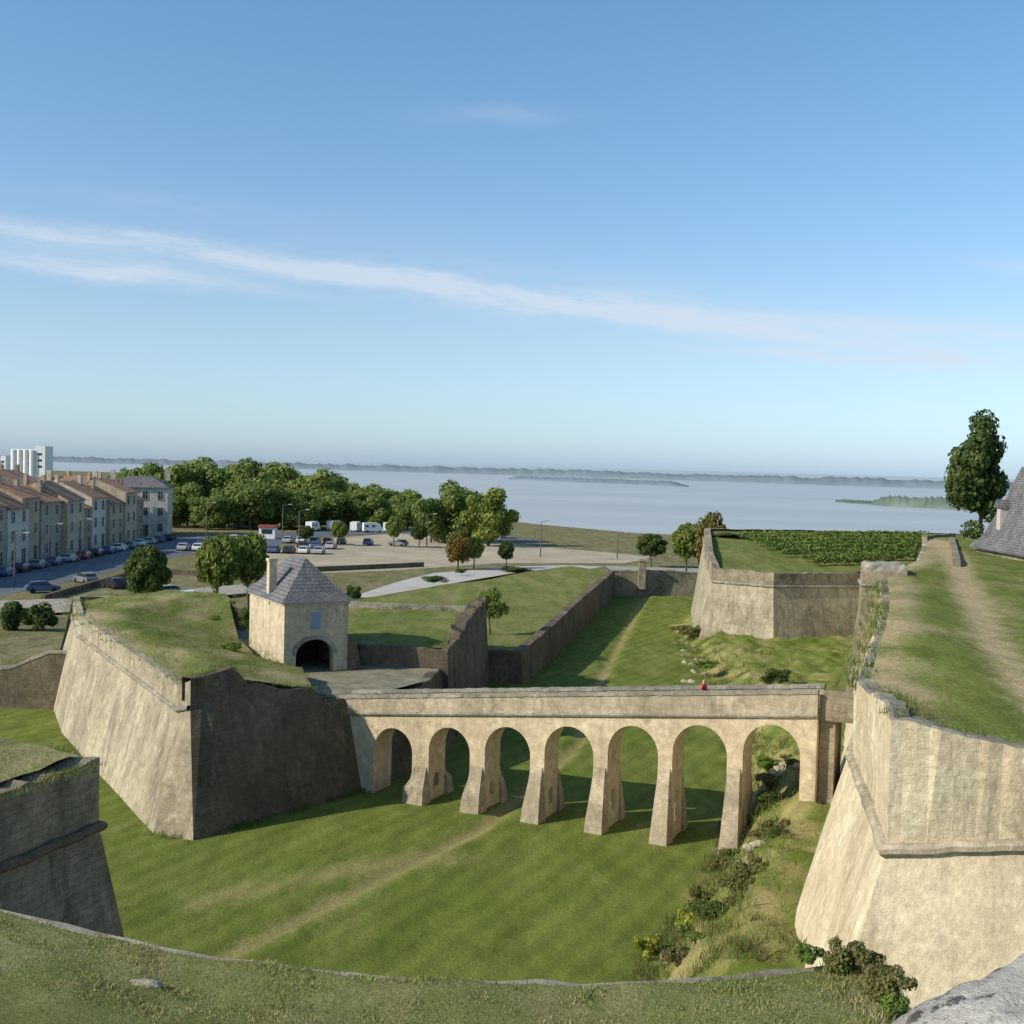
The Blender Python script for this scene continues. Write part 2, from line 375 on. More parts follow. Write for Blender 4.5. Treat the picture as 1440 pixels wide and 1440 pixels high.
shore('headland', [W(1175, 706), W(1240, 711), W(1330, 716), W(1480, 722)], -3, 10, M['mid'], 'low green spit reaching into the estuary behind the lone tree', 60, 2, lambda t_: .25+.75*ss((t_-.28)/.12))
# ------------------------------------------------------------------ foreground terrace
EP = [(-160, 1250), (-80, 1266), (0, 1283), (95, 1303), (190, 1326), (310, 1348), (430, 1366), (560, 1378), (700, 1386), (820, 1387), (930, 1383), (1030, 1376), (1130, 1366), (1190, 1360), (1228, 1366), (1256, 1390), (1284, 1428), (1360, 1500), (1480, 1580)]
ZE = 12.9
edge = [G(a, b, ZE) for a, b in EP]
ed = densify([edge], .45, False)[0]
for p in ed: p.x += .05*random.uniform(-1, 1); p.y += .08*noise.noise(p*.6)+.03*random.uniform(-1, 1)
fr = [0, .012, .03, .055, .085, .12, .16, .21, .3, .45, .65, .93]
rings = []
for f in fr:
    rr = []
    for p in ed:
        q = Vector((p.x*(1-f), p.y*(1-f), ZE+4.3*(f**1.35)))
        if f > .005: q.z += .12*noise.noise(Vector((q.x*.6, q.y*.6, 2)))+.08*noise.noise(Vector((q.x*2.2, q.y*2.2, 4)))+.05
        rr.append(q)
    rings.append(rr)
o = finish('foreground_grass', loft(rings, closed=False), M['fore'], smooth=True)
if o.data.polygons[0].normal.z < 0: o.data.flip_normals()
dry(o.data, lambda x, y: .7*math.exp(-((x-5.2)/.9)**2)+.35*noise.noise(Vector((x*.5, y*.5, 3))))
tag(o, 'rough green grass bank in the foreground', 'grass', kind='structure')
FG = rings
rw = empty('retaining_wall', edge[8].xy.to_3d(), 'curved stone wall holding up the foreground grass, its coping half overgrown', 'wall')
lo = [Vector((p.x*1.06, p.y*1.06, -.2)) for p in ed]; tp = [Vector((p.x*1.002, p.y*1.002, ZE-.12)) for p in ed]
finish('wall_face', loft([lo, tp], closed=False), M['grey'], rw)
c = [[Vector((p.x*k, p.y*k, ZE+h)) for p in ed] for k, h in ((1.004, -.14), (1.006, .0), (1.004, .015), (.991, .01), (.988, -.14))]
for r in c[1:4]: jag(r, .035, 2)
finish('coping', loft(c, closed=False), M['cop'], rw)
# ------------------------------------------------------------------ near bastion (right)
ZT = 12.5
kp = [Vector((13.1, 44, 12.2)), Vector((11.6, 36.3, 13.0)), Vector((10.9, 33, 13.25)), Vector((12.6, 32.6, 12.85)), Vector((15.6, 31.9, 12.3)), Vector((50, 24, 12.3)), Vector((78, 60, 12.3)), Vector((78, 132, 12.8)), Vector((47, 133, 12.8)), Vector((36, 104, 12.5)), Vector((26.2, 83, 12.3)), Vector((21.6, 68, 12.1)), Vector((18.2, 58, 12.1))]
zc = [9.35, 9.35, 9.35, 9.6, 10.05, 10, 10, 10, 10, 10, 9.8, 9.6, 9.5]
pc = [Vector((p.x, p.y, z)) for p, z in zip(kp, zc)]
base = setz(offs(kp, 2.9), -.3)
nb = empty('bastion', (20, 45, 0), 'huge cream stone bastion on the right with rounded cordon and grey lichened parapet', 'bastion')
rg = densify([base, pc], 2.0)
finish('battered_wall', loft(rg), M['cream'], nb)
k2 = densify([offs(pc, -.02), kp, offs([Vector((p.x, p.y, p.z+.05)) for p in kp], -.14), offs([Vector((p.x, p.y, p.z+.02)) for p in kp], -.62), offs([Vector((p.x, p.y, p.z-.5)) for p in kp], -.7)], .3)
for i in range(len(k2[1])):
    n_ = .16*noise.noise(k2[1][i]*.8)+.10*noise.noise(k2[1][i]*2.6)+.035*random.uniform(-1, 1); h_ = .10*noise.noise(k2[1][i]*1.7)+.03*random.uniform(-1, 1)
    if i % 2: k2[3][i].z -= random.uniform(0, .12)
    for r in k2[1:4]: r[i] = r[i]+Vector((h_, h_, n_))
finish('parapet', loft(k2[:2]), M['creamp'], nb)
finish('coping', loft([[v.copy() for v in k2[1]]]+k2[2:]), M['cop'], nb)
def roll(name, path, r, mat, parent, closed=True, out=.06):
    pr = [(-.02, -r), (.6*r, -r*.9), (r*1.15, -r*.35), (r*1.15, r*.35), (.6*r, r*.9), (-.02, r)]
    rs = [[Vector((q.x, q.y, q.z+h)) for q in offs(path, o_, closed)] for o_, h in pr]
    rs = densify(rs, .4, closed)
    for i in range(len(rs[0])):
        h_ = random.uniform(-.035, .035); g_ = random.uniform(-.03, .03)
        for q in rs: q[i].z += h_; q[i].x += g_
    return finish(name, loft(rs, closed=closed), mat, parent)
roll('cordon', pc, .2, M['butt'], nb)
PATH = [G(a, b, ZT) for a, b in [(1318, 768), (1345, 800), (1358, 840), (1385, 890), (1432, 960), (1500, 1040)]]
PATH = [(p.x, p.y) for p in PATH]
def dterr(x, y):
    w = .028*y
    a = pdist(x, y, PATH)
    v = .95*math.exp(-(a/max(.7, w*.42))**2)
    e = pdist(x, y, [(p.x, p.y) for p in kp[8:]]+[(kp[0].x, kp[0].y), (kp[2].x, kp[2].y), (kp[4].x, kp[4].y)])
    return max(v, .6*math.exp(-((e-1.0)/1.3)**2)+.35*noise.noise(Vector((x*.25, y*.25, 3))))
inn = offs(kp, -.5)
def zterr(x, y):
    e = pdist(x, y, [(kp[8].x, kp[8].y), (kp[9].x, kp[9].y), (kp[10].x, kp[10].y), (kp[11].x, kp[11].y), (kp[12].x, kp[12].y), (kp[0].x, kp[0].y)])
    return ZT-.12+.0035*(y-40)-.25*math.exp(-(e/1.0)**2)+.14*noise.noise(Vector((x*.3, y*.3, 0)))+.10*noise.noise(Vector((x, y, 0)))+.45*ss((y-34)/8)*ss((x-13)/6)-.15*math.exp(-(pdist(x, y, PATH)/.8)**2)
o = sheet('bastion_lawn', [(p.x, p.y) for p in inn], .9, zterr, M['terr'], dterr)
tag(o, 'grass on top of the right bastion with a worn dirt path', 'lawn', kind='structure')
tb = empty('turret_stump', (27.0, 87, 9), 'square grey stone turret stump at the far corner of the right bastion lawn', 'turret')
pp = [Vector((25.3, 84.0, 0)), Vector((28.2, 83.2, 0)), Vector((29.2, 87.0, 0)), Vector((26.2, 87.6, 0))]
rr = [setz(offs(pp, 1.2), 0), setz(offs(pp, .1), 9.8), setz(pp, 13.1)]
finish('body', loft(densify(rr, .8)), M['grey'], tb)
roll('cordon', setz(offs(pp, .05), 12.1), .11, M['cop'], tb)
q = densify([setz(pp, 13.1), setz(offs(pp, -.02), 13.45), setz(offs(pp, -.3), 13.6)], .45)
jag(q[1], .2, 2, .08); jag(q[2], .22, 2, .08)
finish('cap', loft(q, cap=True), M['cop'], tb)
for i, (a, b, h) in enumerate((((1338, 764), (1345, 800), .6), ((1300, 762), (1340, 758), .6))):
    p = G(a[0], a[1], ZT+.2); q_ = G(b[0], b[1], ZT+.2)
    bm = bmesh.new(); d = q_-p; box(bm, (p+q_)/2+Vector((0, 0, h/2-.2)), (d.length, .6, h+.6), math.atan2(d.y, d.x))
    bmesh.ops.bevel(bm, geom=bm.edges[:], offset=.06, segments=1)
    tag(finish('low_wall', bm, M['grey']), ['low stone wall beside the dirt path leading to the slate house', 'low stone wall closing the far end of the bastion lawn'][i], 'wall')
# ------------------------------------------------------------------ far bastion with vineyard
fb = empty('vineyard_bastion', (32, 135, 0), 'far stone bastion below the vineyard with a sharp corner', 'bastion')
fp = [Vector((27.3, 166, 11.9)), Vector((23.4, 140, 10.2)), Vector((23.0, 132.5, 9.0)), Vector((28.9, 128.4, 9.0)), Vector((42, 134.5, 8.7)), Vector((70, 147, 8.7)), Vector((70, 170, 11.9))]
bs = setz(offs(fp, 1.5), 0)
cz = [Vector((p.x, p.y, p.z-1.5)) for p in fp]
finish('wall', loft(densify([bs, cz], 3)), M['rav'], fb)
pr = densify([cz, fp, offs([Vector((p.x, p.y, p.z+.05)) for p in fp], -.8)], .8); jag(pr[1], .14, 1); pr[2] = [Vector((a.x, a.y, b.z)) for a, b in zip(pr[2], pr[1])]
finish('parapet', loft(pr), M['grey'], fb)
roll('cordon', offs(cz, .02), .16, M['cop'], fb)
def zv(x, y): return 8.6+max(0, (y-131))*.085
o = sheet('vineyard_lawn', [(p.x, p.y) for p in offs(fp, -.75)], 2.0, zv, M['lawn'], lambda x, y: .1)
tag(o, 'grassy ground of the vineyard on the far bastion', 'lawn', kind='structure')
# ------------------------------------------------------------------ ravelin
rv = empty('ravelin', (-20, 78, 0), 'grass topped stone ravelin with pale sunlit left face and dark shaded right face', 'bastion')
rt_ = [AY(108, 864, 86), AY(252, 962, 64.3), AY(268, 958, 63.3), AY(300, 946, 64.6), AY(328, 938, 65.6), AY(338, 950, 65.9), AY(350, 962, 66.3), AY(395, 965, 67.9), AY(438, 968, 69.4), AY(462, 985, 70.3), AY(492, 982, 71.4), AY(504, 994, 71.8), AY(522, 1008, 72.6), Vector((-5.2, 78, 5.5)), Vector((-4.6, 84, 5.5)), Vector((-13, 100, 5.6)), Vector((-29, 101, 8.0)), Vector((-35.5, 95, 8.4))]
bp = [G(87, 1032), G(214, 1172), G(272, 1183)]
B3 = G(524, 1108)
c0 = bp[2]
rb = [bp[0], bp[1], bp[2]]
L0 = (rt_[12]-rt_[2]).length
for p in rt_[3:13]: rb.append(c0.lerp(B3, (p-rt_[2]).length/L0))
rb += [Vector((-4.4, 77.8, 0)), Vector((-3.6, 84.4, 0)), Vector((-12.5, 102, 0)), Vector((-29.5, 103, 0)), Vector((-37.8, 96, 0))]
rb = setz(rb, -.2)
cor = []
for i, (a, b) in enumerate(zip(rb, rt_)):
    zc_ = b.z-1.45
    if i in range(3, 13): zc_ = min(6.9, b.z-.25) if i < 9 else b.z-.25
    tt = (zc_+.2)/(b.z+.2); v = a.lerp(b, tt); v.z = zc_
    if i < 3 or i > 15: v.x = b.x; v.y = b.y
    cor.append(v)
n3 = len(rb)
idl = [n3-1, 0, 1, 2]
def pick(r, ids): return [r[i].copy() for i in ids]
sun_r = densify([pick(rb, idl), pick(cor, idl)], 2.2, False)
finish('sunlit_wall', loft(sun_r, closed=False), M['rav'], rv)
ids = list(range(2, 16)); rin = offs(pick(rt_, ids), -.7, False)
dk = densify([pick(rb, ids), pick(cor, ids), pick(rt_, ids), rin, [Vector((p.x, p.y, p.z-1.2)) for p in rin]], .6, False)
for i in range(len(dk[2])):
    n_ = .24*noise.noise(dk[2][i]*.8)+.09*random.uniform(-1, 1); dk[2][i].z += n_; dk[3][i].z += n_
finish('shaded_wall', loft(dk, closed=False), M['dark'], rv)  # darker stone than the sunlit face: shade painted into the colour
idb = [15, 16, 17]; finish('rear_wall', loft([pick(rb, idb), pick(rt_, idb)], closed=False), M['grey'], rv)
pa = pick(rt_, idl); pcn = pick(cor, idl)
pth = densify([offs(pcn, .0, False), pa, offs(pa, -.5, False), [Vector((p.x, p.y, p.z-.8)) for p in offs(pa, -.53, False)]], .4, False)
for i in range(len(pth[0])):
    n_ = .10*noise.noise(pth[1][i]*.7)+.05*random.uniform(-1, 1)
    for r in pth[1:3]: r[i].z += n_
finish('parapet', loft(pth, closed=False), M['rav'], rv)
roll('cordon', offs(pcn, .02, False), .15, M['cop'], rv, closed=False)
gt = [(-35, 94.6), (rt_[0].x+.4, rt_[0].y-.1), (rt_[1].x+.35, rt_[1].y+.3), (rt_[2].x-.1, rt_[2].y+.4), (rt_[5].x-.05, rt_[5].y+.35), (rt_[8].x-.05, rt_[8].y+.3), (-13.4, 76), (-17.2, 80), (-20.4, 88), (-24, 99), (-29, 100.5)]
def zrav(x, y):
    e = pdist(x, y, [(rt_[8].x, rt_[8].y), (-13.4, 76), (-17.2, 80), (-20.4, 88)])
    l = pdist(x, y, [(-35, 94.6), (rt_[0].x, rt_[0].y), (rt_[1].x, rt_[1].y), (rt_[2].x, rt_[2].y)])
    l2 = pdist(x, y, [(rt_[2].x, rt_[2].y), (rt_[5].x, rt_[5].y), (rt_[8].x, rt_[8].y)])
    zt = 7.6+.6*ss((y-64)/22); z = zt-.06+.42*ss(l/6)
    if l2 < 6: z = min(z, 7.5+.14*l2)
    if e < 8: z = min(z, 6.45+.22*e)
    return z+(.16*noise.noise(Vector((x*.35, y*.35, 0)))+.12*noise.noise(Vector((x*1.1, y*1.1, 4))))*ss(min(l, l2)/1.5)
def drav(x, y): return .2+.45*math.exp(-(pdist(x, y, [(rt_[0].x, rt_[0].y), (rt_[1].x, rt_[1].y), (rt_[3].x, rt_[3].y), (rt_[8].x, rt_[8].y)])/1.3)**2)+.45*noise.noise(Vector((x*.3, y*.3, 7)))
o = sheet('ravelin_lawn', gt, .7, zrav, M['terr'], drav)
tag(o, 'sloping grass on top of the ravelin', 'lawn', kind='structure')
flat('ravelin_yard', [(rt_[8].x-.2, rt_[8].y), (rt_[10].x, rt_[10].y+.2), (rt_[12].x, rt_[12].y+.2), (-5.3, 78), (-4.7, 84), (-9, 90), (-13, 99.8), (-24, 99), (-21, 88), (-17.5, 80), (-14, 76)], M['yard'], 5.5, 'gravel roadway between the guardhouse and the bridge', 'road')
# ------------------------------------------------------------------ near left wall
lw = empty('flank_wall', (-13, 28, 0), 'dark stone flank wall at the left edge with grass on top', 'wall')
lp = [AY(140, 1069, 31), AY(0, 1050, 33.0), Vector((-40, 40, 12.2)), Vector((-40, 21.5, 12.0)), Vector((-14.6, 21.5, 11.9)), AY(0, 1119, 27.6)]
lb = setz(offs(lp, 1.75), -.2); lc = [Vector((p.x, p.y, p.z-1.75)) for p in lp]
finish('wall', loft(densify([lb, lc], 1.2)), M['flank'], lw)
q = densify([lc, lp, offs(lp, -.6)], .28); jag(q[1], .12, 1.5, .03)
for a, b in zip(q[2], q[1]): a.z = b.z+.03
finish('parapet', loft(q), M['flank'], lw)
roll('cordon', offs(lc, .02), .14, M['dark'], lw)
o = sheet('flank_lawn', [(p.x, p.y) for p in offs(lp, -.4)], .6, lambda x, y: 12.0+.02*(y-30)+.22*ss(pdist(x, y, [(p.x, p.y) for p in lp+lp[:1]])/2)+.09*noise.noise(Vector((x, y, 0))), M['terr'], lambda x, y: .4)
tag(o, 'grass on top of the left flank wall', 'lawn', kind='structure')
# ------------------------------------------------------------------ counterscarp walls
def wallrun(name, pts, th, mat, label, step=1.0, j=.12, cat='wall', zb=-.3, cop=True):
    e = empty(name, (pts[0][0], pts[0][1], 0), label, cat)
    P = [Vector(p) for p in pts]; Q = offs(P, -th, False)
    rg = densify([setz(offs(P, .25, False), zb), [Vector((p.x, p.y, p.z-.25)) for p in P], [Vector((p.x, p.y, p.z-.25)) for p in Q], setz(Q, zb)], step, False)
    finish('wall', loft(rg, closed=False), mat, e)
    r = densify([[Vector((p.x, p.y, p.z-.25)) for p in offs(P, .05, False)], offs(P, .05, False), offs(P, -th-.04, False), [Vector((p.x, p.y, p.z-.25)) for p in offs(P, -th-.04, False)]], step*.6, False)
    for i in range(len(r[0])):
        n_ = j*noise.noise(r[1][i]*.9)+j*.5*random.uniform(-1, 1)
        r[1][i].z += n_; r[2][i].z += n_
    finish('coping', loft(r, closed=False), M['cop'] if cop else mat, e)
    return e
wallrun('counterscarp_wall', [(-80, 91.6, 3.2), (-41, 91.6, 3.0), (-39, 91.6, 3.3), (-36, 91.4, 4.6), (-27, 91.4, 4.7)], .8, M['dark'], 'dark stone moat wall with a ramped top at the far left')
wallrun('counterscarp_wall', [(-3, 107, 2.9), (1.2, 107.2, 3.0), (4.5, 122, 3.4), (9, 146, 3.7), (16.4, 184, 4.0)], .8, M['dark'], 'long stone moat wall, darkened for its shade, running away beside the lawn', cop=False)  # side turned from the sun, its shade put into the stone colour
wallrun('end_wall', [(16.2, 184.6, 3.9), (22, 185.5, 4.1), (30.5, 187, 3.8), (36, 187, 3.8)], .8, M['grey'], 'grey stone wall closing the far end of the moat')
pe = empty('gate_pillar', (22.2, 185, 0), 'square stone gate pillar standing on the far end wall', 'pillar')
bm = bmesh.new(); p = AY(903, 800, 184.6); box(bm, Vector((p.x, p.y, 3.3)), (1.1, 1.1, 4.4)); finish('shaft', bm, M['grey'], pe)
bm = bmesh.new(); box(bm, Vector((p.x, p.y, 5.7)), (1.4, 1.4, .35)); box(bm, Vector((p.x, p.y, 6.05)), (1.0, 1.0, .35), 0, .3); finish('cap', bm, M['cop'], pe)
cg = empty('inner_bastion', (-8, 95, 0), 'small stone rampart right of the guardhouse with grass on top', 'bastion')
cp = [Vector((-10.6, 83.2, 7.0)), Vector((-4.3, 82.6, 6.9)), Vector((-2.4, 108, 6.4)), Vector((-16, 109.5, 6.5)), Vector((-15.5, 92, 6.6))]
q = densify([setz(offs(cp, .35), 0), cp, offs(cp, -.6)], .8); jag(q[1], .12, 1)
for a, b in zip(q[2], q[1]): a.z = b.z
finish('wall', loft(q), M['dark'], cg)  # shade from house and ravelin is painted as dark stone
bm = bmesh.new(); box(bm, Vector((-9.5, 108.3, 6.6)), (13.2, .5, .7), math.atan2(1.4, -13.1)); finish('rear_parapet', bm, M['cop'], cg)
o = sheet('rampart_lawn', [(p.x, p.y) for p in offs(cp, -.5)], 1.2, lambda x, y: 6.9-.018*(y-83)+.08*noise.noise(Vector((x*.8, y*.8, 0))), M['terr'], lambda x, y: .1)
tag(o, 'shaded grass on top of the small rampart beside the guardhouse', 'lawn', kind='structure')
tp_ = [Vector((-4.9, 86, 6.6)), Vector((-4.0, 86, 6.6)), Vector((-3.3, 94, 7.5)), Vector((-2.2, 106, 7.9)), Vector((-3.0, 106, 7.9)), Vector((-4.3, 94, 7.5))]
q = densify([setz(offs(tp_, .5), 0), tp_], .6); jag(q[1], .45, .8)
tag(finish('broken_wall', loft(q, cap=True), M['dark']), 'tall dark broken stub of wall rising above the bridge deck', 'wall')
LAWN = [(-2.6, 107.6), (1.0, 107.8), (4.0, 122), (8.4, 146), (15.6, 184), (9.8, 190), (1, 177), (-20, 142), (-24, 120), (-17, 110)]
o = sheet('glacis_lawn', LAWN, 3.0, lambda x, y: 2.75+.0135*(y-108)+.35*noise.noise(Vector((x*.07, y*.07, 0))), M['lawn'], lambda x, y: .15)
tag(o, 'sunlit sloping lawn beyond the guardhouse', 'lawn', kind='structure')
bm = loft([[Vector((p[0], p[1], 3.9)) if p[1] > 150 else Vector((p[0], p[1], 3.0)) for p in LAWN[4:]], [Vector((p[0]-1.5, p[1]+2, 1.9)) for p in LAWN[4:]]], closed=False)
o = finish('glacis_bank', bm, M['lawn']); dry(o.data, None); tag(o, 'grass bank at the back of the sunlit lawn', 'bank', kind='structure')
# ------------------------------------------------------------------ bridge
PR = Vector((15.75, 59.4, 0)); PL = Vector((-9.4, 71.0, 0))
bd = (PR-PL); BL = bd.length; bd.normalize(); bn = Vector((bd.y, -bd.x, 0))
if bn.y > 0: bn = -bn
def onb(px, py):
    d = ray(px, py); o_ = Vector((0, 0, CAMZ)); t_ = (PL-o_).dot(bn)/d.dot(bn); p = o_+d*t_
    return (p-PL).dot(bd), p.z
def bpt(s, z, w): return Vector((PL.x, PL.y, 0))+bd*s-bn*w+Vector((0, 0, z))
def zl(a, b):
    (s0, z0), (s1, z1) = onb(*a), onb(*b)
    return lambda s: z0+(z1-z0)*(s-s0)/(s1-s0)
ztop = zl((505, 978), (1155, 971)); zdk = zl((515, 1001), (1155, 1004)); zcr = zl((553, 1024), (1085, 1019))
BW = 2.1
br = empty('arched_bridge', PL, 'long cream stone footbridge on seven arches crossing the grassy moat', 'bridge')
AR = [(526, 580), (603, 661), (682, 746), (766, 835), (855, 926), (946, 1023), (1045, 1126)]
ar = [(onb(a, 1050)[0], onb(b, 1050)[0]) for a, b in AR]
ZP = 3.4
def zpier(a, b):
    m_ = (a+b)/2; return min(ZP, zcr(m_)-(2.9 if m_ > 5 else 2.3))
edges = []
for i in range(len(ar)-1): edges.append((ar[i][1], ar[i+1][0]))
edges.append((ar[-1][1], BL+.1)); edges.insert(0, (ar[0][0]-1.6, ar[0][0]))
zps = [zpier(a, b) for a, b in edges]
prof = [(-3.2, zdk(-3.2)), (BL+.1, zdk(BL)), (BL+.1, zps[-1])]
for k_ in range(len(ar)-1, -1, -1):
    a, b = ar[k_]
    r_ = (b-a)/2; cx = (a+b)/2; zs = zcr(cx)-r_*1.08
    prof.append((b, zps[k_+1]))
    for k in range(0, 17):
        an = math.pi*k/16; prof.append((cx+r_*math.cos(an), zs+r_*1.08*math.sin(an)))
    prof.append((a, zps[k_]))
prof.append((-3.2, zps[0]))
bm = bmesh.new(); f1 = bm.faces.new([bm.verts.new(bpt(s, z, 0)) for s, z in prof]); f2 = bm.faces.new([bm.verts.new(bpt(s, z, BW)) for s, z in prof])
a_, b_ = list(f1.verts), list(f2.verts)
for i in range(len(a_)):
    j = (i+1) % len(a_); bm.faces.new((a_[i], a_[j], b_[j], b_[i]))
tri(bm, [f1, f2])
finish('arcade', bm, M['bridge'], br)
def bbox(bm, s0, s1, w0, w1, z0, z1a, z1b=None):
    z1b = z1a if z1b is None else z1b
    v = [bm.verts.new(bpt(s, z, w)) for s, w, z in ((s0, w0, z0), (s1, w0, z0), (s1, w1, z0), (s0, w1, z0), (s0, w0, z1a), (s1, w0, z1b), (s1, w1, z1b), (s0, w1, z1a))]
    for f in ((0, 1, 2, 3), (4, 5, 6, 7), (0, 1, 5, 4), (1, 2, 6, 5), (2, 3, 7, 6), (3, 0, 4, 7)): bm.faces.new([v[i] for i in f])
for w0, w1 in ((-.08, .3), (BW-.3, BW+.08)):
    n = 24; R4 = []
    for (w, h) in ((w0, -.02), (w0, 1), (w1, 1), (w1, -.02)):
        R4.append([bpt(-1.2+(BL+1.3)*i/n, (zdk(-1.2+(BL+1.3)*i/n)+.003 if h < 0 else ztop(-1.2+(BL+1.3)*i/n)-.16), w) for i in range(n+1)])
    finish('parapet', loft(R4+[R4[0]], closed=False), M['butt'], br)
    R5 = []
    for (w, h) in ((w0-.06, -.16), (w0-.06, .0), (w1+.06, .0), (w1+.06, -.16)):
        R5.append([bpt(-1.2+(BL+1.3)*i/80, ztop(-1.2+(BL+1.3)*i/80)+h+(.05*noise.noise(Vector((i*.9, w, 0)))), w) for i in range(81)])
    finish('coping', loft(R5+[R5[0]], closed=False), M['cop'], br)
n = 20
R6 = [[bpt(-1.2+(BL+1.3)*i/n, zdk(-1.2+(BL+1.3)*i/n)+h, w) for i in range(n+1)] for w, h in ((-.14, -.18), (-.18, -.08), (-.14, .0), (0.01, .0), (.01, -.18))]
finish('string_course', loft(R6, closed=False), M['cop'], br)
R7 = [[bpt(-3.0+(BL+3.1)*i/n, zdk(-3+(BL+3.1)*i/n)+.03+h, w) for i in range(n+1)] for w, h in ((.3, 0), (BW-.3, 0))]
finish('deck', loft(R7, closed=False), M['path'], br)
for i, (a, b) in enumerate(edges):
    last = i == len(edges)-1; ends = last or i == 0
    bm = bmesh.new(); p = bpt((a+b)/2, 0, 1.0); zb = zditch(p.x, p.y)-.6 if last else -.3
    zs = zps[i]
    if ends: bbox(bm, a, b, 0, BW, zb, zs)
    else:
        zz = zs; c2 = BW/2; hw = .34; z_lo = .7; z_sp = max(z_lo+.5, zs-1.1)
        left = [(0, zb), (c2, zb), (c2, z_lo), (c2-hw, z_lo), (c2-hw, z_sp)]+[(c2-hw*math.cos(math.pi*k/8), z_sp+hw*math.sin(math.pi*k/8)) for k in range(1, 5)]+[(c2, zz), (0, zz)]
        right = [(BW-w, z) for w, z in left]
        for pl_ in (left, right):
            fa_ = bm.faces.new([bm.verts.new(bpt(a, z, w)) for w, z in pl_]); fb2 = bm.faces.new([bm.verts.new(bpt(b, z, w)) for w, z in pl_])
            va, vb = list(fa_.verts), list(fb2.verts)
            for k in range(len(va)):
                w0_, w1_ = pl_[k][0], pl_[(k+1) % len(pl_)][0]
                if abs(w0_-c2) < 1e-6 and abs(w1_-c2) < 1e-6: continue
                bm.faces.new((va[k], va[(k+1) % len(va)], vb[(k+1) % len(va)], vb[k]))
            tri(bm, [fa_, fb2])
        bmesh.ops.remove_doubles(bm, verts=bm.verts[:], dist=.001)
    finish('pier', bm, M['bridge'], br)
    if not ends:
        c_ = (a+b)/2; wd = (b-a)
        for side in (0, 1):
            sg = -1 if side == 0 else 1; w_ = 0 if side == 0 else BW
            zt = zcr(c_)-2.4
            lv = [(-.3, wd*.74, 1.0), (.9, wd*.66, .78), (zt-.6, wd*.49, .30), (zt+.1, wd*.44, .02)]
            rr = [[bpt(c_-h, z, w_), bpt(c_+h, z, w_), bpt(c_+h*.86, z, w_+sg*d), bpt(c_-h*.86, z, w_+sg*d)] for z, h, d in lv]
            finish('buttress', loft(rr, cap=True), M['butt'], br)
db = empty('drawbridge', bpt(BL+1.3, zdk(BL), 1.0), 'short plain footway with solid sides joining the stone bridge to the right bastion', 'footbridge')
bm = bmesh.new(); bbox(bm, BL+.12, BL+4.6, .3, BW-.3, zdk(BL)-.35, zdk(BL)+.0); finish('deck', bm, M['grey'], db)
for w in (.3, BW-.4):
    bm = bmesh.new(); bbox(bm, BL+.12, BL+4.6, w, w+.1, zdk(BL)+.002, zdk(BL)+.95); finish('side_panel', bm, M['grey'], db)
ap = empty('abutment_pier', bpt(BL+1.4, 0, BW), 'narrow dark stone pier standing in the shade behind the right end of the bridge', 'pier')
bm = bmesh.new(); bbox(bm, BL+.14, BL+.9, .6, BW+.6, 0, zdk(BL)-.37); finish('shaft', bm, M['grey'], ap)
bm = bmesh.new(); bbox(bm, BL+.13, BL+1.0, .5, BW+.7, 2.0, 3.0); finish('plinth', bm, M['grey'], ap)
# ------------------------------------------------------------------ guardhouse
hd = Vector((.872, .489, 0)); hp = Vector((-.489, .872, 0)); H0 = Vector((-15.2, 79, 0))
gh = empty('guardhouse', H0+Vector((0, 0, 5.5)), 'small cream guardhouse with grey hipped slate roof on the ravelin', 'house')
def hpt(u, v, z): return H0+hd*u+hp*v+Vector((0, 0, z))
HW, HD = 4.6, 8.0; Z0, Z1 = 5.4, 10.35
bm = bmesh.new()
aw = 1.35; ac = 2.2; zsp = 6.7
pr_ = [(0, Z0), (0, Z1), (HW, Z1), (HW, Z0), (ac+aw, Z0), (ac+aw, zsp)]+[(ac+aw*math.cos(math.pi*k/12), zsp+1.05*math.sin(math.pi*k/12)) for k in range(1, 12)]+[(ac-aw, zsp), (ac-aw, Z0)]
fa = bm.faces.new([bm.verts.new(hpt(u, 0, z)) for u, z in pr_]); fb_ = bm.faces.new([bm.verts.new(hpt(u, .7, z)) for u, z in pr_])
A_, B_ = list(fa.verts), list(fb_.verts)
for i in range(len(A_)):
    j = (i+1) % len(A_); bm.faces.new((A_[i], A_[j], B_[j], B_[i]))
tri(bm, [fa, fb_])
def hq(*p): bm.faces.new([bm.verts.new(hpt(*q)) for q in p])
hq((0, .7, Z0), (0, HD, Z0), (0, HD, Z1), (0, .7, Z1)); hq((HW, .7, Z0), (HW, HD, Z0), (HW, HD, Z1), (HW, .7, Z1)); hq((0, HD, Z0), (HW, HD, Z0), (HW, HD, Z1), (0, HD, Z1))
finish('wall', bm, M['rend'], gh, recalc=True)
def hbox(bm, u0, u1, v0, v1, z0, z1):
    v = [bm.verts.new(hpt(*q)) for q in ((u0, v0, z0), (u1, v0, z0), (u1, v1, z0), (u0, v1, z0), (u0, v0, z1), (u1, v0, z1), (u1, v1, z1), (u0, v1, z1))]
    for f in ((0, 1, 2, 3), (4, 5, 6, 7), (0, 1, 5, 4), (1, 2, 6, 5), (2, 3, 7, 6), (3, 0, 4, 7)): bm.faces.new([v[i] for i in f])
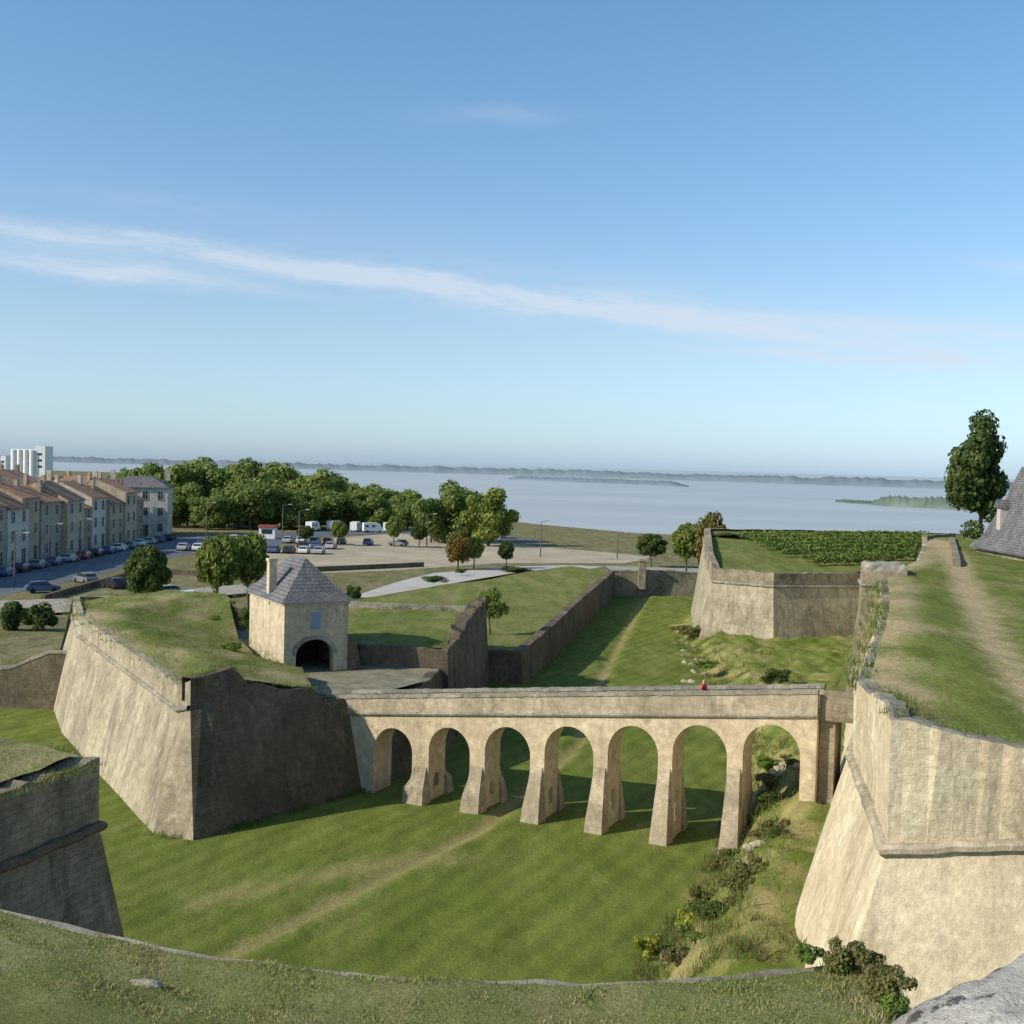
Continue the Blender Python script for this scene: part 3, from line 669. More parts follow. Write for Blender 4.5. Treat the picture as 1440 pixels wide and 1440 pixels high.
e_ = .35; ro = [[hpt(-e_, -e_, Z1), hpt(HW+e_, -e_, Z1), hpt(HW+e_, HD+e_, Z1), hpt(-e_, HD+e_, Z1)], [hpt(.35, .4, Z1+.62), hpt(HW-.35, .4, Z1+.62), hpt(HW-.35, HD-.4, Z1+.62), hpt(.35, HD-.4, Z1+.62)], [hpt(HW/2-.05, 2.4, 13.1), hpt(HW/2+.05, 2.4, 13.1), hpt(HW/2+.05, HD-2.4, 13.1), hpt(HW/2-.05, HD-2.4, 13.1)]]
rf = finish('roof', loft(ro, cap=True, capb=True), M['slate'], gh)
bm = bmesh.new(); hbox(bm, -.08, .46, 3.2, 3.8, 9.9, 12.9); hbox(bm, -.14, .52, 3.14, 3.86, 12.88, 13.08); finish('chimney', bm, M['rend'], rf)
bm = bmesh.new(); hbox(bm, -.1, HW+.1, -.1, HD+.1, Z1-.22, Z1-.004); finish('cornice', bm, M['frame'], gh)
bm = bmesh.new(); hbox(bm, 1.75, 2.65, -.05, .02, 8.35, 9.75)
w_ = finish('window', bm, M['frame'], gh); bm = bmesh.new(); hbox(bm, 1.85, 2.55, -.08, -.053, 8.45, 9.65); finish('shutter', bm, M['bluesh'], w_)
bm = bmesh.new()
for k in range(12):
    a0, a1 = math.pi*k/12, math.pi*(k+1)/12
    q = [(ac+(aw+o2)*math.cos(x), zsp+(1.05+o2)*math.sin(x)) for x in (a0, a1) for o2 in (0, .28)]
    v = [bm.verts.new(hpt(u, -.04, z)) for u, z in (q[0], q[1], q[3], q[2])]; bm.faces.new(v)
bmesh.ops.remove_doubles(bm, verts=bm.verts[:], dist=.001)
finish('arch_surround', bm, M['cop'], gh, recalc=False)
bm = bmesh.new(); hbox(bm, .7, HW-.5, 5.0, 5.2, Z0, 8.0); finish('gate', bm, M['dkdoor'], gh)
bm = loft([[hpt(HW+.01, -.5, Z0-3), hpt(HW+1.4, -.5, Z0-3), hpt(HW+1.4, 2.5, Z0-3), hpt(HW+.01, 2.5, Z0-3)], [hpt(HW+.01, -.2, 8.0), hpt(HW+.6, -.2, 7.4), hpt(HW+.6, 2.2, 7.4), hpt(HW+.01, 2.2, 8.0)]], cap=True)
finish('side_buttress', bm, M['dark'], gh)
# ------------------------------------------------------------------ slate house right
sh = empty('slate_house', (47, 103, 12.5), 'low stone house with a steep grey slate roof at the right edge', 'house')
bm = bmesh.new(); box(bm, Vector((48.2, 103.5, 12.7)), (9.4, 12.2, 2.2)); finish('wall', bm, M['grey'], sh)
def sq(x0, y0, x1, y1, z): return [Vector((x0, y0, z)), Vector((x1, y0, z)), Vector((x1, y1, z)), Vector((x0, y1, z))]
rf = finish('roof', loft([sq(43.0, 97.0, 53.4, 110, 13.5), sq(43.0, 97.0, 53.4, 110, 13.7), sq(43.8, 98.0, 52.5, 109.0, 14.7), sq(44.8, 99.4, 51.4, 107.6, 17.4), sq(46.0, 101, 50, 106.3, 21.1)], cap=True, capb=True), M['slate'], sh)
bm = bmesh.new(); box(bm, Vector((45.9, 103.2, 20.4)), (.8, .8, 3.6)); box(bm, Vector((45.9, 103.2, 22.3)), (1.05, 1.05, .25)); finish('chimney', bm, M['frame'], rf)
bm = bmesh.new(); box(bm, Vector((44.5, 106.2, 16.2)), (.9, .8, 2.4)); dm = finish('dormer', bm, M['frame'], rf)
bm = bmesh.new(); v = [bm.verts.new(p) for p in [(43.8, 105.6, 17.4), (43.8, 106.8, 17.4), (43.8, 106.2, 18.1), (45.9, 105.6, 17.4), (45.9, 106.8, 17.4), (45.9, 106.2, 18.1)]]
for f in ((0, 1, 2), (3, 4, 5), (0, 2, 5, 3), (1, 2, 5, 4), (0, 1, 4, 3)): bm.faces.new([v[i] for i in f])
finish('dormer_roof', bm, M['slate'], rf)
# ------------------------------------------------------------------ town houses
def stonemat(name, c): return stone(name, c, tuple(x*.68 for x in c), stain=.5, patch=1, brick=.2, bump=.3)
HM = [stonemat('facade_'+n, c) for n, c in (('grey', (.42, .37, .29)), ('cream', (.55, .46, .33)), ('white', (.62, .58, .50)), ('buff', (.48, .39, .27)), ('brown', (.36, .29, .21)))]
HMN = ['grey', 'cream', 'whitewashed', 'buff', 'brown']
def winmesh(w, h, name):
    bm = bmesh.new(); t_ = .14
    for c, s in ((Vector((.03, 0, h/2+t_/2)), (.08, w+2*t_, t_)), (Vector((.03, 0, -h/2-t_/2)), (.14, w+2*t_, t_)), (Vector((.03, -w/2-t_/2, 0)), (.08, t_, h)), (Vector((.03, w/2+t_/2, 0)), (.08, t_, h)), (Vector((.035, 0, 0)), (.05, .08, h)), (Vector((.035, 0, h*.15)), (.045, w, .06))): box(bm, c, s)
    me = bpy.data.meshes.new(name); bm.to_mesh(me); bm.free(); me.materials.append(M['frame'])
    bm = bmesh.new(); box(bm, Vector((.012, 0, 0)), (.02, w, h)); m2 = bpy.data.meshes.new(name+'_pane'); bm.to_mesh(m2); bm.free(); m2.materials.append(M['glass'])
    return me, m2
WM = winmesh(1.05, 1.7, 'window'); DM = winmesh(1.3, 2.5, 'door')
def addw(root, loc, rz, meshes=None, nm='window', sc=1):
    me, m2 = meshes or WM
    a = bpy.data.objects.new(nm, me); COL.objects.link(a); a.parent = root; a.location = loc; a.rotation_euler = (0, 0, rz); a.scale = (1, sc, sc)
    b = bpy.data.objects.new('pane', m2); COL.objects.link(b); b.parent = a
def house(x, y, w, d, h, rh, mat, tile, label, rows=3, cols=3, rz=0, hip=False, win=True, z=2.0, ground=True):
    e = empty('town_house', (x, y, z), label, 'house', 'houses along the waterfront street'); local(e); e.rotation_euler = (0, 0, rz)
    bm = bmesh.new(); box(bm, Vector((-d/2, 0, h/2)), (d, w, h))
    if not hip:
        for s in (-1, 1):
            v = [bm.verts.new(p) for p in ((0, s*w/2, h), (-d, s*w/2, h), (-d/2, s*w/2, h+rh))]; bm.faces.new(v)
    finish('wall', bm, mat, e)
    bm = bmesh.new(); o_ = .35
    if hip:
        bm.free(); bm = loft([[Vector((o_, -w/2-o_, h)), Vector((o_, w/2+o_, h)), Vector((-d-o_, w/2+o_, h)), Vector((-d-o_, -w/2-o_, h))], [Vector((o_, -w/2-o_, h+.2)), Vector((o_, w/2+o_, h+.2)), Vector((-d-o_, w/2+o_, h+.2)), Vector((-d-o_, -w/2-o_, h+.2))], [Vector((-d*.4, -w*.2, h+rh)), Vector((-d*.4, w*.2, h+rh)), Vector((-d*.6, w*.2, h+rh)), Vector((-d*.6, -w*.2, h+rh))]], cap=True, capb=True)
    else:
        k = rh/(d/2)
        pr2 = [(o_, h-k*o_), (-d/2, h+rh+.02), (-d-o_, h-k*o_), (-d-o_, h-k*o_+.18), (-d/2, h+rh+.22), (o_, h-k*o_+.18)]
        a = [bm.verts.new((p[0], -w/2-.05, p[1])) for p in pr2]; b = [bm.verts.new((p[0], w/2+.05, p[1])) for p in pr2]
        for i in range(6):
            j = (i+1) % 6; bm.faces.new((a[i], a[j], b[j], b[i]))
        bm.faces.new((a[0], a[1], a[4], a[5])); bm.faces.new((a[1], a[2], a[3], a[4])); bm.faces.new((b[0], b[1], b[4], b[5])); bm.faces.new((b[1], b[2], b[3], b[4]))
    rf = finish('roof', bm, tile, e)
    for s in random.sample([-1, 1, 0], 2):
        bm = bmesh.new(); box(bm, Vector((-d*random.uniform(.3, .7), s*(w/2-.6), h+rh+.2)), (.6, 1.1, 2.2)); finish('chimney', bm, mat, rf)
    if win:
        fh = h/rows
        for r_ in range(rows):
            for c_ in range(cols):
                yy = -w/2+w*(c_+.5)/cols
                if r_ == 0 and c_ == cols//2: addw(e, (0, yy, 1.4), 0, DM, 'door')
                else: addw(e, (0, yy, fh*(r_+.55)), 0)
    return e
Y = 150
hs = [(9, 10.2, 1, 1), (8, 11.0, 3, 0), (7, 9.6, 1, 1), (9, 10.6, 0, 1), (8, 9.8, 2, 0), (7, 11.2, 3, 1), (9, 9.8, 0, 1), (8, 10.8, 1, 0), (7, 9.0, 4, 1), (8, 10.4, 2, 1), (8, 9.6, 3, 0), (7, 10.6, 1, 1), (7, 9.8, 4, 1)]
for i, (w, h, mi, ti) in enumerate(hs):
    house(-79+random.uniform(-.8, .6), Y+w/2, w-.02, 12, h*random.uniform(.82, 1.0), random.uniform(2.2, 3.2), HM[mi], M['tile' if ti else 'tile2'], '%s terraced house, %s from the near end of the street row' % (HMN[mi], ORD[i]), 3, 2)
    Y += w
house(-84, Y+11, 13, 14, 10.8, 2.6, HM[2], M['slate'], 'pale three storey house with a dark slate roof standing at the end of the street', 3, 4, R(-90)+R(12), hip=True)
k = 0
for (x, y, w, d, h, rz) in ((-97, 172, 14, 13, 11.4, 4), (-99, 188, 13, 12, 10.4, -8), (-98, 206, 15, 12, 11.6, 5), (-97, 224, 14, 12, 10.6, -6), (-99, 244, 15, 13, 11.6, 7), (-112, 262, 16, 13, 11, 12), (-120, 214, 15, 12, 12, 0), (-118, 236, 15, 12, 12.8, 8), (-104, 282, 13, 12, 10, -5), (-140, 282, 18, 12, 12, 3), (-116, 190, 14, 12, 12.2, 80), (-134, 240, 14, 12, 12.6, 75), (-96, 262, 10, 10, 10.5, 85), (-128, 300, 14, 12, 12, 10)):
    house(x, y, w, d, h, 2.6, random.choice(HM), M['tile'] if k % 3 else M['tile2'], 'tiled roof house behind the street row, %s counted from the near end' % ORD[k], 3, 3, R(rz), win=True); k += 1
for (px, w, top, Y_, lab) in ((45, 20, 627, 700, 'tall white concrete grain silo on the left skyline'), (2, 10, 641, 720, 'smaller pale silo block at the left edge of the skyline')):
    e = empty('grain_silo', XY(px, Y_, 2), lab, 'silo'); c0_ = XY(px, Y_); zt = AY(px, top, Y_).z
    bm = bmesh.new(); box(bm, Vector((c0_.x-w*.15, c0_.y, (zt-2)/2)), (w*.7, 14, zt-2)); finish('storage_block', bm, M['white'], e)
    bm = bmesh.new(); box(bm, Vector((c0_.x+w*.35, c0_.y-1, zt/2)), (w*.3, 12, zt)); finish('lift_tower', bm, M['white'], e)
    for q in range(4):
        bm = bmesh.new(); tube(bm, (c0_.x-w*.42+q*w*.18, c0_.y-7, 0), (c0_.x-w*.42+q*w*.18, c0_.y-7, zt-2.5), w*.085, w*.085, 12); finish('silo_tube', bm, M['white'], e)
    for q in range(3):
        bm = bmesh.new(); box(bm, Vector((c0_.x+w*.35, c0_.y-7.03, zt*(.5+.15*q))), (w*.12, .06, 1.4)); finish('window', bm, M['glass'], e)
# ------------------------------------------------------------------ trees
def leafquad(bm, c, n, s):
    q = n.to_track_quat('Z', 'Y').to_matrix() @ Matrix.Rotation(random.uniform(0, 6.28), 3, 'Z')
    a = s*random.uniform(.6, 1.3); b = a*random.uniform(.5, .9)
    v = [bm.verts.new(c+q @ Vector(p)) for p in ((-a, 0, 0), (0, -b, .15*a), (a, 0, 0), (0, b, .15*a))]
    bm.faces.new(v)
def rv3():
    while True:
        v = Vector((random.uniform(-1, 1), random.uniform(-1, 1), random.uniform(-1, 1)))
        if .05 < v.length < 1: return v.normalized()
def crown(name, mat, w, z0, z1, nc, nl, ls, shape='round', seed=0):
    random.seed(seed+100); bm = bmesh.new(); cz_ = (z0+z1)/2; rh_ = (z1-z0)/2
    cl = []
    for i in range(nc):
        d = rv3(); k = random.uniform(.62, .72) if shape == 'ball' else random.uniform(.3, .8)
        k2_ = 1-.35*abs(d.z) if shape == 'tall' else 1
        if shape == 'ball':
            zz = 1-2*(i+.5)/nc; an = i*2.4; r1 = math.sqrt(1-zz*zz); d = Vector((r1*math.cos(an), r1*math.sin(an), zz))
        c = Vector((d.x*k*w/2*k2_, d.y*k*w/2*k2_, cz_+d.z*k*rh_)); r = random.uniform(.26, .38)*min(w/2, rh_*1.3)
        cl.append((c, r))
    cl.append((Vector((0, 0, cz_)), .65*min(w/2, rh_)))
    per = nl//len(cl)
    for c, r in cl:
        for j in range(per):
            d = rv3(); rad = r*(random.uniform(.6, 1.12)); p = c+Vector((d.x*rad, d.y*rad, d.z*rad*.85))
            leafquad(bm, p, (d+rv3()*.65).normalized(), ls)
    zs_ = sorted(v.co.z for v in bm.verts); rs_ = sorted(math.hypot(v.co.x, v.co.y) for v in bm.verts); n_ = len(zs_)
    zl_, zh_, rr_ = zs_[int(n_*.01)], zs_[int(n_*.99)], rs_[int(n_*.97)]
    for v in bm.verts:
        v.co.z = z0+(v.co.z-zl_)/(zh_-zl_)*(z1-z0); v.co.x *= w/2/rr_; v.co.y *= w/2/rr_
    me = bpy.data.meshes.new(name); bm.to_mesh(me); bm.free(); me.materials.append(mat); random.seed(seed+7)
    return me
def trunk(name, h, r, w, z0, seed=0):
    random.seed(seed+3); bm = bmesh.new(); lean = Vector((random.uniform(-.3, .3), random.uniform(-.3, .3), 0))
    p0 = Vector((0, 0, -.3)); p1 = Vector((0, 0, z0*.9))+lean; tube(bm, p0, p1, r*1.2, r*.8, 8); p2 = Vector((0, 0, h*.8))+lean*1.5; tube(bm, p1, p2, r*.8, r*.15, 7)
    for k_ in range(6):
        a = k_*2.4; s_ = p1.lerp(p2, random.uniform(0, .6)); e2 = Vector((math.cos(a)*w*.36, math.sin(a)*w*.36, s_.z+random.uniform(.15, .35)*(h-z0)))
        tube(bm, s_, e2, r*.42, r*.08, 5)
    me = bpy.data.meshes.new(name); bm.to_mesh(me); bm.free(); me.materials.append(M['bark']); return me
V = {}
for k_ in range(3): V['plane%d' % k_] = (crown('plane_crown', M['leafp'], 14, 1.4, 16, 24, 7500, .42, seed=k_), trunk('plane_trunk', 15, .4, 12, 3.2, k_), 14, 16)
for k_ in range(2): V['bush%d' % k_] = (crown('bush_crown', M['leafd'], 3, .05, 2.4, 12, 1800, .12, seed=20+k_), trunk('bush_stem', 2.2, .08, 2, .4, k_), 3, 2.4)
V['gb'] = (crown('bramble_crown', M['vine'], 3, .02, 1.8, 14, 1600, .11, seed=25), trunk('bramble_stem', 1.5, .05, 2, .3, 1), 3, 1.8)
V['yb'] = (crown('yellow_bush_crown', M['yel'], 3, .02, 1.8, 14, 1600, .12, seed=27), trunk('yellow_bush_stem', 1.5, .05, 2, .3, 2), 3, 1.8)
V['sc'] = (crown('scrub_crown', M['scrub'], 3, .02, 1.5, 16, 1500, .10, seed=28), trunk('scrub_stem', 1.3, .05, 2, .3, 3), 3, 1.5)
V['dk'] = (crown('dark_crown', M['leafd'], 4.6, 2.7, 7.2, 18, 5200, .17, 'ball', seed=31), trunk('dark_trunk', 7, .17, 4, 3, 1), 4.6, 7.2)
V['ol'] = (crown('olive_crown', M['leafo'], 5, 2.7, 7.2, 18, 6500, .18, 'ball', seed=42), trunk('olive_trunk', 7, .17, 4, 3, 2), 5, 7.2)
V['rus'] = (crown('russet_crown', M['leafr'], 6, 1.5, 6.8, 16, 4500, .2, seed=33), trunk('russet_trunk', 6.5, .18, 5, 2, 3), 6, 6.8)
V['sm'] = (crown('small_crown', M['leafo'], 3.2, 1.5, 3.9, 10, 1400, .13, seed=34), trunk('small_trunk', 3.6, .09, 3, 1.5, 4), 3.2, 3.9)
V['tall'] = (crown('tall_crown', M['leafd'], 7, 1.0, 14, 46, 11000, .22, 'tall', seed=45), trunk('tall_trunk', 13.5, .3, 5, 2.5, 5), 7, 14)
V['mixo'] = (crown('mix_crown', M['leafo'], 14, 2.0, 16, 20, 8000, .42, seed=36), V['plane0'][1], 14, 16)
random.seed(5)
def tree(kind, loc, w, h, label, cat='tree', name='tree', group=None):
    cm, tm, W0, H0_ = V[kind]
    e = empty(name, loc, label, cat, group); local(e); e.rotation_euler = (0, 0, random.uniform(0, 6.28)); e.scale = (w/W0, w/W0, h/H0_)
    for nm, me in (('crown', cm), ('trunk', tm)):
        o_ = bpy.data.objects.new(nm, me); COL.objects.link(o_); o_.parent = e
    return e
def tpx(kind, px, ytop, Y_, wpx, label, z=2.0, **kw):
    zt = AY(px, ytop, Y_).z; tree(kind, XY(px, Y_, z), wpx/F*Y_, zt-z, label, **kw)
big = [(168, 664, 350, 46), (190, 660, 340, 60), (216, 656, 330, 66), (245, 656, 330, 78), (285, 651, 345, 90), (330, 652, 340, 92), (372, 655, 335, 88), (412, 662, 345, 88), (448, 666, 330, 84), (482, 682, 350, 70), (508, 688, 345, 70), (540, 686, 350, 70), (568, 692, 340, 60), (320, 684, 303, 78), (262, 682, 306, 72), (352, 680, 300, 72), (396, 688, 308, 74), (450, 692, 312, 78), (424, 700, 304, 58), (490, 698, 318, 62), (530, 700, 316, 60), (236, 694, 300, 50), (292, 700, 296, 50), (574, 704, 312, 44)]
for i, (px, yt, Y_, wp) in enumerate(sorted(big)):
    tpx('plane%d' % (i % 3), px, yt, Y_, wp, 'plane tree in the dense riverside row, %s from the left' % ORD[i], name='plane_tree', group='plane trees along the quay')
for i, (px, yt, Y_, wp, kd) in enumerate(((607, 702, 268, 62, 'plane1'), (648, 684, 272, 78, 'plane0'), (688, 690, 262, 74, 'mixo'))):
    tpx(kd, px, yt, Y_, wp, ['dark green plane tree, left one of the three by the water', 'tallest plane tree, middle of the three by the water', 'lighter green tree, right one of the three by the water'][i], name='plane_tree')
tpx('dk', 209, 770, 127, 60, 'dark rounded tree rising behind the ravelin lawn', 2.2)
tpx('ol', 308, 755, 135, 62, 'bright green rounded tree, left of the pair behind the guardhouse', 2.1)
tpx('ol', 351, 753, 139, 54, 'slimmer green tree, right of the pair behind the guardhouse', 2.1)
tpx('rus', 645, 747, 200, 42, 'russet brown autumn tree beside the pale car park')
tpx('ol', 668, 756, 202, 28, 'small olive tree touching the russet one')
tpx('dk', 713, 762, 205, 22, 'slim dark tree right of the russet tree')
tpx('sm', 694, 828, 118, 48, 'small young tree with thin trunk on the sunlit lawn', 2.9)
tpx('tall', 1376, 590, 140, 84, 'tall dark tree standing alone behind the slate house', 12.6)
tpx('dk', 918, 752, 215, 42, 'dark rounded tree beyond the end of the moat', 2)
tpx('ol', 968, 738, 200, 44, 'olive green tree left of the far bastion corner', 2)
tpx('rus', 1000, 724, 195, 52, 'brownish crowned tree behind the far bastion corner', 2)
sb = [('bush0', 18, 848, 112, 44, 2.9, 'round clipped bush at the left edge beside the access road'), ('bush1', 64, 850, 112, 46, 2.9, 'round clipped bush just left of the ravelin'), ('bush0', 38, 856, 118, 30, 2.7, 'smaller bush between the two round bushes'),
      ('bush1', 500, 824, 150, 28, 2, 'dark round shrub right of the guardhouse roof'), ('bush0', 612, 810, 165, 40, 3.3, 'wide low shrub on the edge of the car park'), ('bush1', 732, 797, 200, 54, 2, 'long low dark shrub near the car park corner'),
      ('bush0', 352, 856, 90, 44, 7.0, 'bushy shrub at the left corner of the guardhouse'), ('bush1', 322, 840, 99, 46, 6.6, 'overgrown shrub at the back of the ravelin lawn'), ('bush0', 262, 842, 99, 36, 7.3, 'low shrub on the back edge of the ravelin lawn'), ('bush1', 298, 834, 112, 30, 2.6, 'dark shrub behind the ravelin lawn'),
      ('gb', 332, 905, 80, 40, 7.0, 'green bramble beside the guardhouse wall on the ravelin lawn'), ('gb', 290, 866, 92, 50, 7.6, 'low green thicket in the middle of the ravelin lawn'),
      ('gb', 1002, 928, 112, 44, 1.2, 'green bush on the mound below the far bastion'), ('bush1', 1100, 940, 100, 46, 1.8, 'low weedy bush in front of the far bastion'), ('gb', 1040, 898, 128, 50, 1.4, 'brambly bush at the foot of the far bastion corner'),
      ('yb', 932, 1316, 47.3, 40, .1, 'bright yellow green plant at the foot of the bank below the right bastion'), ('gb', 990, 1300, 48, 42, .9, 'bramble on the bank below the right bastion'), ('gb', 1060, 1225, 54, 46, 1, 'weedy shrub on the bank near the last bridge pier'), ('bush1', 222, 848, 96, 22, 7.6, 'tiny shrub at the foot of the dark rounded tree'), ('bush1', 1035, 750, 160, 60, 11, 'dark hedge bush at the top of the vineyard'), ('bush0', 650, 800, 190, 16, 2.4, 'tiny shrub beside the wide low shrub'), ('sc', 975, 880, 135, 50, 1.0, 'tawny bramble at the left foot of the far bastion')]
for kd, px, yt, Y_, wp, z_, lab in sb:
    zt = AY(px, yt, Y_).z; z_ = min(z_, zt-.5)
    tree(kd, XY(px, Y_, z_), wp/F*Y_, max(.5, zt-z_), lab, 'shrub', 'shrub')
random.seed(77)
for i in range(26):
    y_ = 44+i*1.15+random.uniform(-.5, .5); x = xm(y_)+random.uniform(.3, 4.2)
    if x > 10.2+(y_-44)*.28: x = 9.6+(y_-44)*.25
    kd = ['sc', 'gb', 'sc', 'bush0', 'sc', 'yb'][i % 6 if i % 6 != 5 or i % 12 == 5 else 0]
    w_s = random.uniform(.9, 2.2)
    tree(kd, Vector((x, y_, zditch(x, y_)-.05)), w_s, w_s*random.uniform(.3, .5), 'low scrubby bush on the rough bank between bridge and right bastion', 'shrub', 'shrub', 'scrub on the right bank')
for i, (x, y_, kd, w_s) in enumerate(((4.95, 16.4, 'sc', .75), (5.25, 16.0, 'sc', .6), (4.5, 16.7, 'gb', .5), (5.15, 15.3, 'sc', .7), (5.0, 14.6, 'gb', .5))):
    tree(kd, Vector((x, y_, 12.95+.3*max(0, 16.4-y_)*.3)), w_s, w_s*.55, 'dry low plant at the right corner of the foreground bank, %s from the back' % ORD[i], 'shrub', 'shrub')
def vrow(a, b, label):
    bm = bmesh.new(); e = empty('vine_row', a, label, 'vines', 'vine rows on the far bastion'); L_ = (b-a).length
    for i in range(int(L_*75)):
        t_ = random.random(); p = a.lerp(b, t_); p.z = zv(p.x, p.y)+random.uniform(.3, 1.15)+.15*noise.noise(Vector((p.x, p.y, 0))); p.x += random.gauss(0, .22); p.y += random.gauss(0, .22)
        leafquad(bm, p, (rv3()+Vector((0, 0, .6))).normalized(), .16)
    finish('foliage', bm, M['vine'], e, recalc=False)
    bm = bmesh.new(); tube(bm, a+Vector((0, 0, .7)), b+Vector((0, 0, .7)), .04, .04, 5); finish('cordon_stem', bm, M['bark'], e)
for i in range(8):
    y_ = 137+i*2.9; a = Vector((34-.45*i+(0 if i > 1 else 1.5), y_+.5, 0)); b = Vector((58, y_+5.5, 0))
    if i == 0: b = Vector((46, 140.5, 0))
    a.z = zv(0, a.y); b.z = zv(0, b.y)
    vrow(a, b, 'leafy green vine row, %s from the front of the vineyard' % ORD[i])
# ------------------------------------------------------------------ cars
def carmeshes():
    out = {}
    prof = [(-2.1, .35), (-2.12, .75), (-1.95, .95), (-1.75, 1.0), (-1.35, 1.42), (-.2, 1.48), (.45, 1.40), (1.05, .98), (1.85, .86), (2.1, .7), (2.12, .35), (1.75, .22), (-1.75, .22)]
    rr = []
    for y_, k in ((-.82, .97), (-.86, 1), (.86, 1), (.82, .97)):
        rr.append([Vector((x*k, y_*(1 if z < 1.05 else .86), .22+(z-.22)*k)) for x, z in prof])
    out['body'] = loft(rr, cap=True, capb=True)
    bm = bmesh.new()
    for s in (-1, 1):
        for q in (((-1.6, 1.02), (-1.28, 1.36), (-.35, 1.41), (-.35, 1.02)), ((-.28, 1.02), (-.28, 1.41), (.42, 1.34), (.95, 1.0))):
            v = [bm.verts.new((x, s*(.872 if z < 1.1 else .765), z)) for x, z in q]; bm.faces.new(v)
    for q in (((.5, 1.385), (1.02, 1.0)), ((-1.41, 1.385), (-1.76, 1.03))):
        o_ = .02 if q[0][0] > 0 else -.02
        v = [bm.verts.new(p) for p in ((q[0][0]+o_, -.66, q[0][1]+.01), (q[0][0]+o_, .66, q[0][1]+.01), (q[1][0]+o_, .75, q[1][1]+.01), (q[1][0]+o_, -.75, q[1][1]+.01))]; bm.faces.new(v)
    out['glass'] = bm
    bm = bmesh.new(); tube(bm, (0, -.11, 0), (0, .11, 0), .32, .32, 14); out['wheel'] = bm
    me = {}
    for k, b in out.items():
        bmesh.ops.recalc_face_normals(b, faces=b.faces); q = bpy.data.meshes.new('car_'+k); b.to_mesh(q); b.free(); me[k] = q
    me['glass'].materials.append(M['glass']); me['wheel'].materials.append(M['rubber']); return me
CM = carmeshes(); CB = {}
for nm, c in (('white', (.62, .62, .60)), ('silver', (.36, .37, .38)), ('blue', (.06, .10, .22)), ('black', (.025, .025, .03)), ('red', (.30, .04, .03)), ('grey', (.17, .18, .19))):
    q = CM['body'].copy(); q.name = 'car_body'; q.materials.append(plain(nm+'_car_paint', c, .3, .03, 1, 0, .6)); CB[nm] = q
def car(loc, rz, colr, label, group):
    e = empty('parked_car', loc, label, 'car', group); local(e); e.rotation_euler = (0, 0, rz)
    for nm, me, l in [('body', CB[colr], (0, 0, 0)), ('windows', CM['glass'], (0, 0, 0))]+[('wheel', CM['wheel'], (x, y_, .32)) for x in (-1.3, 1.3) for y_ in (-.78, .78)]:
        o_ = bpy.data.objects.new(nm, me); COL.objects.link(o_); o_.parent = e; o_.location = l
cols = ['white', 'silver', 'blue', 'black', 'grey', 'blue', 'silver', 'red', 'black', 'blue', 'white', 'grey']
random.seed(12)
for i in range(16):
    c = cols[i % 12]; car((-73.8+random.uniform(-.2, .2), 158+i*6.3, 2.02), R(90), c, '%s car parked along the house fronts, %s from the near end' % (c, ORD[i]), 'cars parked along the houses')
for r_ in range(3):
    for i in range(11):
        if random.random() < .25: continue
        c = random.choice(cols); x = -66+i*2.9+r_*3; y_ = 226+r_*14
        if x < -69.5: continue
        car((x, y_, 2.05), R(90)+random.uniform(-.04, .04), c, '%s car in the %s parking row, space %s from the left' % (c, ('near', 'middle', 'far')[r_], ORD[i]), 'cars in the parking rows')
for i, (px, py, c) in enumerate(((262, 846, 'white'), (240, 838, 'silver'), (380, 836, 'white'), (655, 752, 'white'), (560, 765, 'grey'), (160, 822, 'black'), (60, 828, 'blue'), (120, 815, 'grey'))):
    p = G(px, py, 2.5); car((p.x, p.y, 2.45 if py > 830 else 2.05), random.uniform(0, 3), c, '%s car standing apart on the esplanade, %s from the left' % (c, ['fifth', 'fourth', 'sixth', 'eighth', 'seventh', 'third', 'first', 'second'][i]), 'cars standing on the esplanade')
def van(loc, rz, label, L_=6.0):
    e = empty('camper_van', loc, label, 'camper van', 'camper vans below the plane trees'); local(e); e.rotation_euler = (0, 0, rz); e.scale = (.85, .85, .85)
    pr3 = [(-3, .4), (-3, 2.85), (1.3, 2.9), (2.1, 2.5), (2.5, 1.6), (3, 1.3), (3.05, .4)]
    finish('body', loft([[Vector((x, y_, z)) for x, z in pr3] for y_ in (-1.05, 1.05)], cap=True, capb=True), M['white'], e)
    for x, s in ((-2, 1.0), (0, 1.0)):
        bm = bmesh.new(); box(bm, Vector((x, -1.06, 1.9)), (s, .03, .6)); finish('side_window', bm, M['glass'], e)
    bm = bmesh.new(); v = [bm.verts.new(p) for p in ((2.14, -.9, 2.45), (2.14, .9, 2.45), (2.54, .95, 1.62), (2.54, -.95, 1.62))]; bm.faces.new(v); finish('windscreen', bm, M['glass'], e)
    for x in (-1.8, 2):
        for y_ in (-.95, .95):
            o_ = bpy.data.objects.new('wheel', CM['wheel']); COL.objects.link(o_); o_.parent = e; o_.location = (x, y_, .34)
for i, (px, a) in enumerate(((440, 1.4), (470, 1.3), (500, 1.6), (524, .2), (548, 1.4))):
    p = G(px, 747+random.uniform(-2, 2), 2); van((p.x, p.y, 2.05), a+random.uniform(-.2, .2), 'white camper van below the plane trees, %s from the left' % ORD[i])
for i, (px, py) in enumerate(((430, 770), (478, 764), (590, 768), (555, 757))):
    tpx('ol' if i % 2 else 'dk', px, py-30, 250, 24, 'small round street tree on the esplanade, %s from the left' % ['first', 'second', 'fourth', 'third'][i], 2, group='small esplanade trees')
kb = empty('kiosk', G(377, 757, 2.05), 'small white kiosk with a red fascia below the plane trees', 'kiosk'); local(kb)
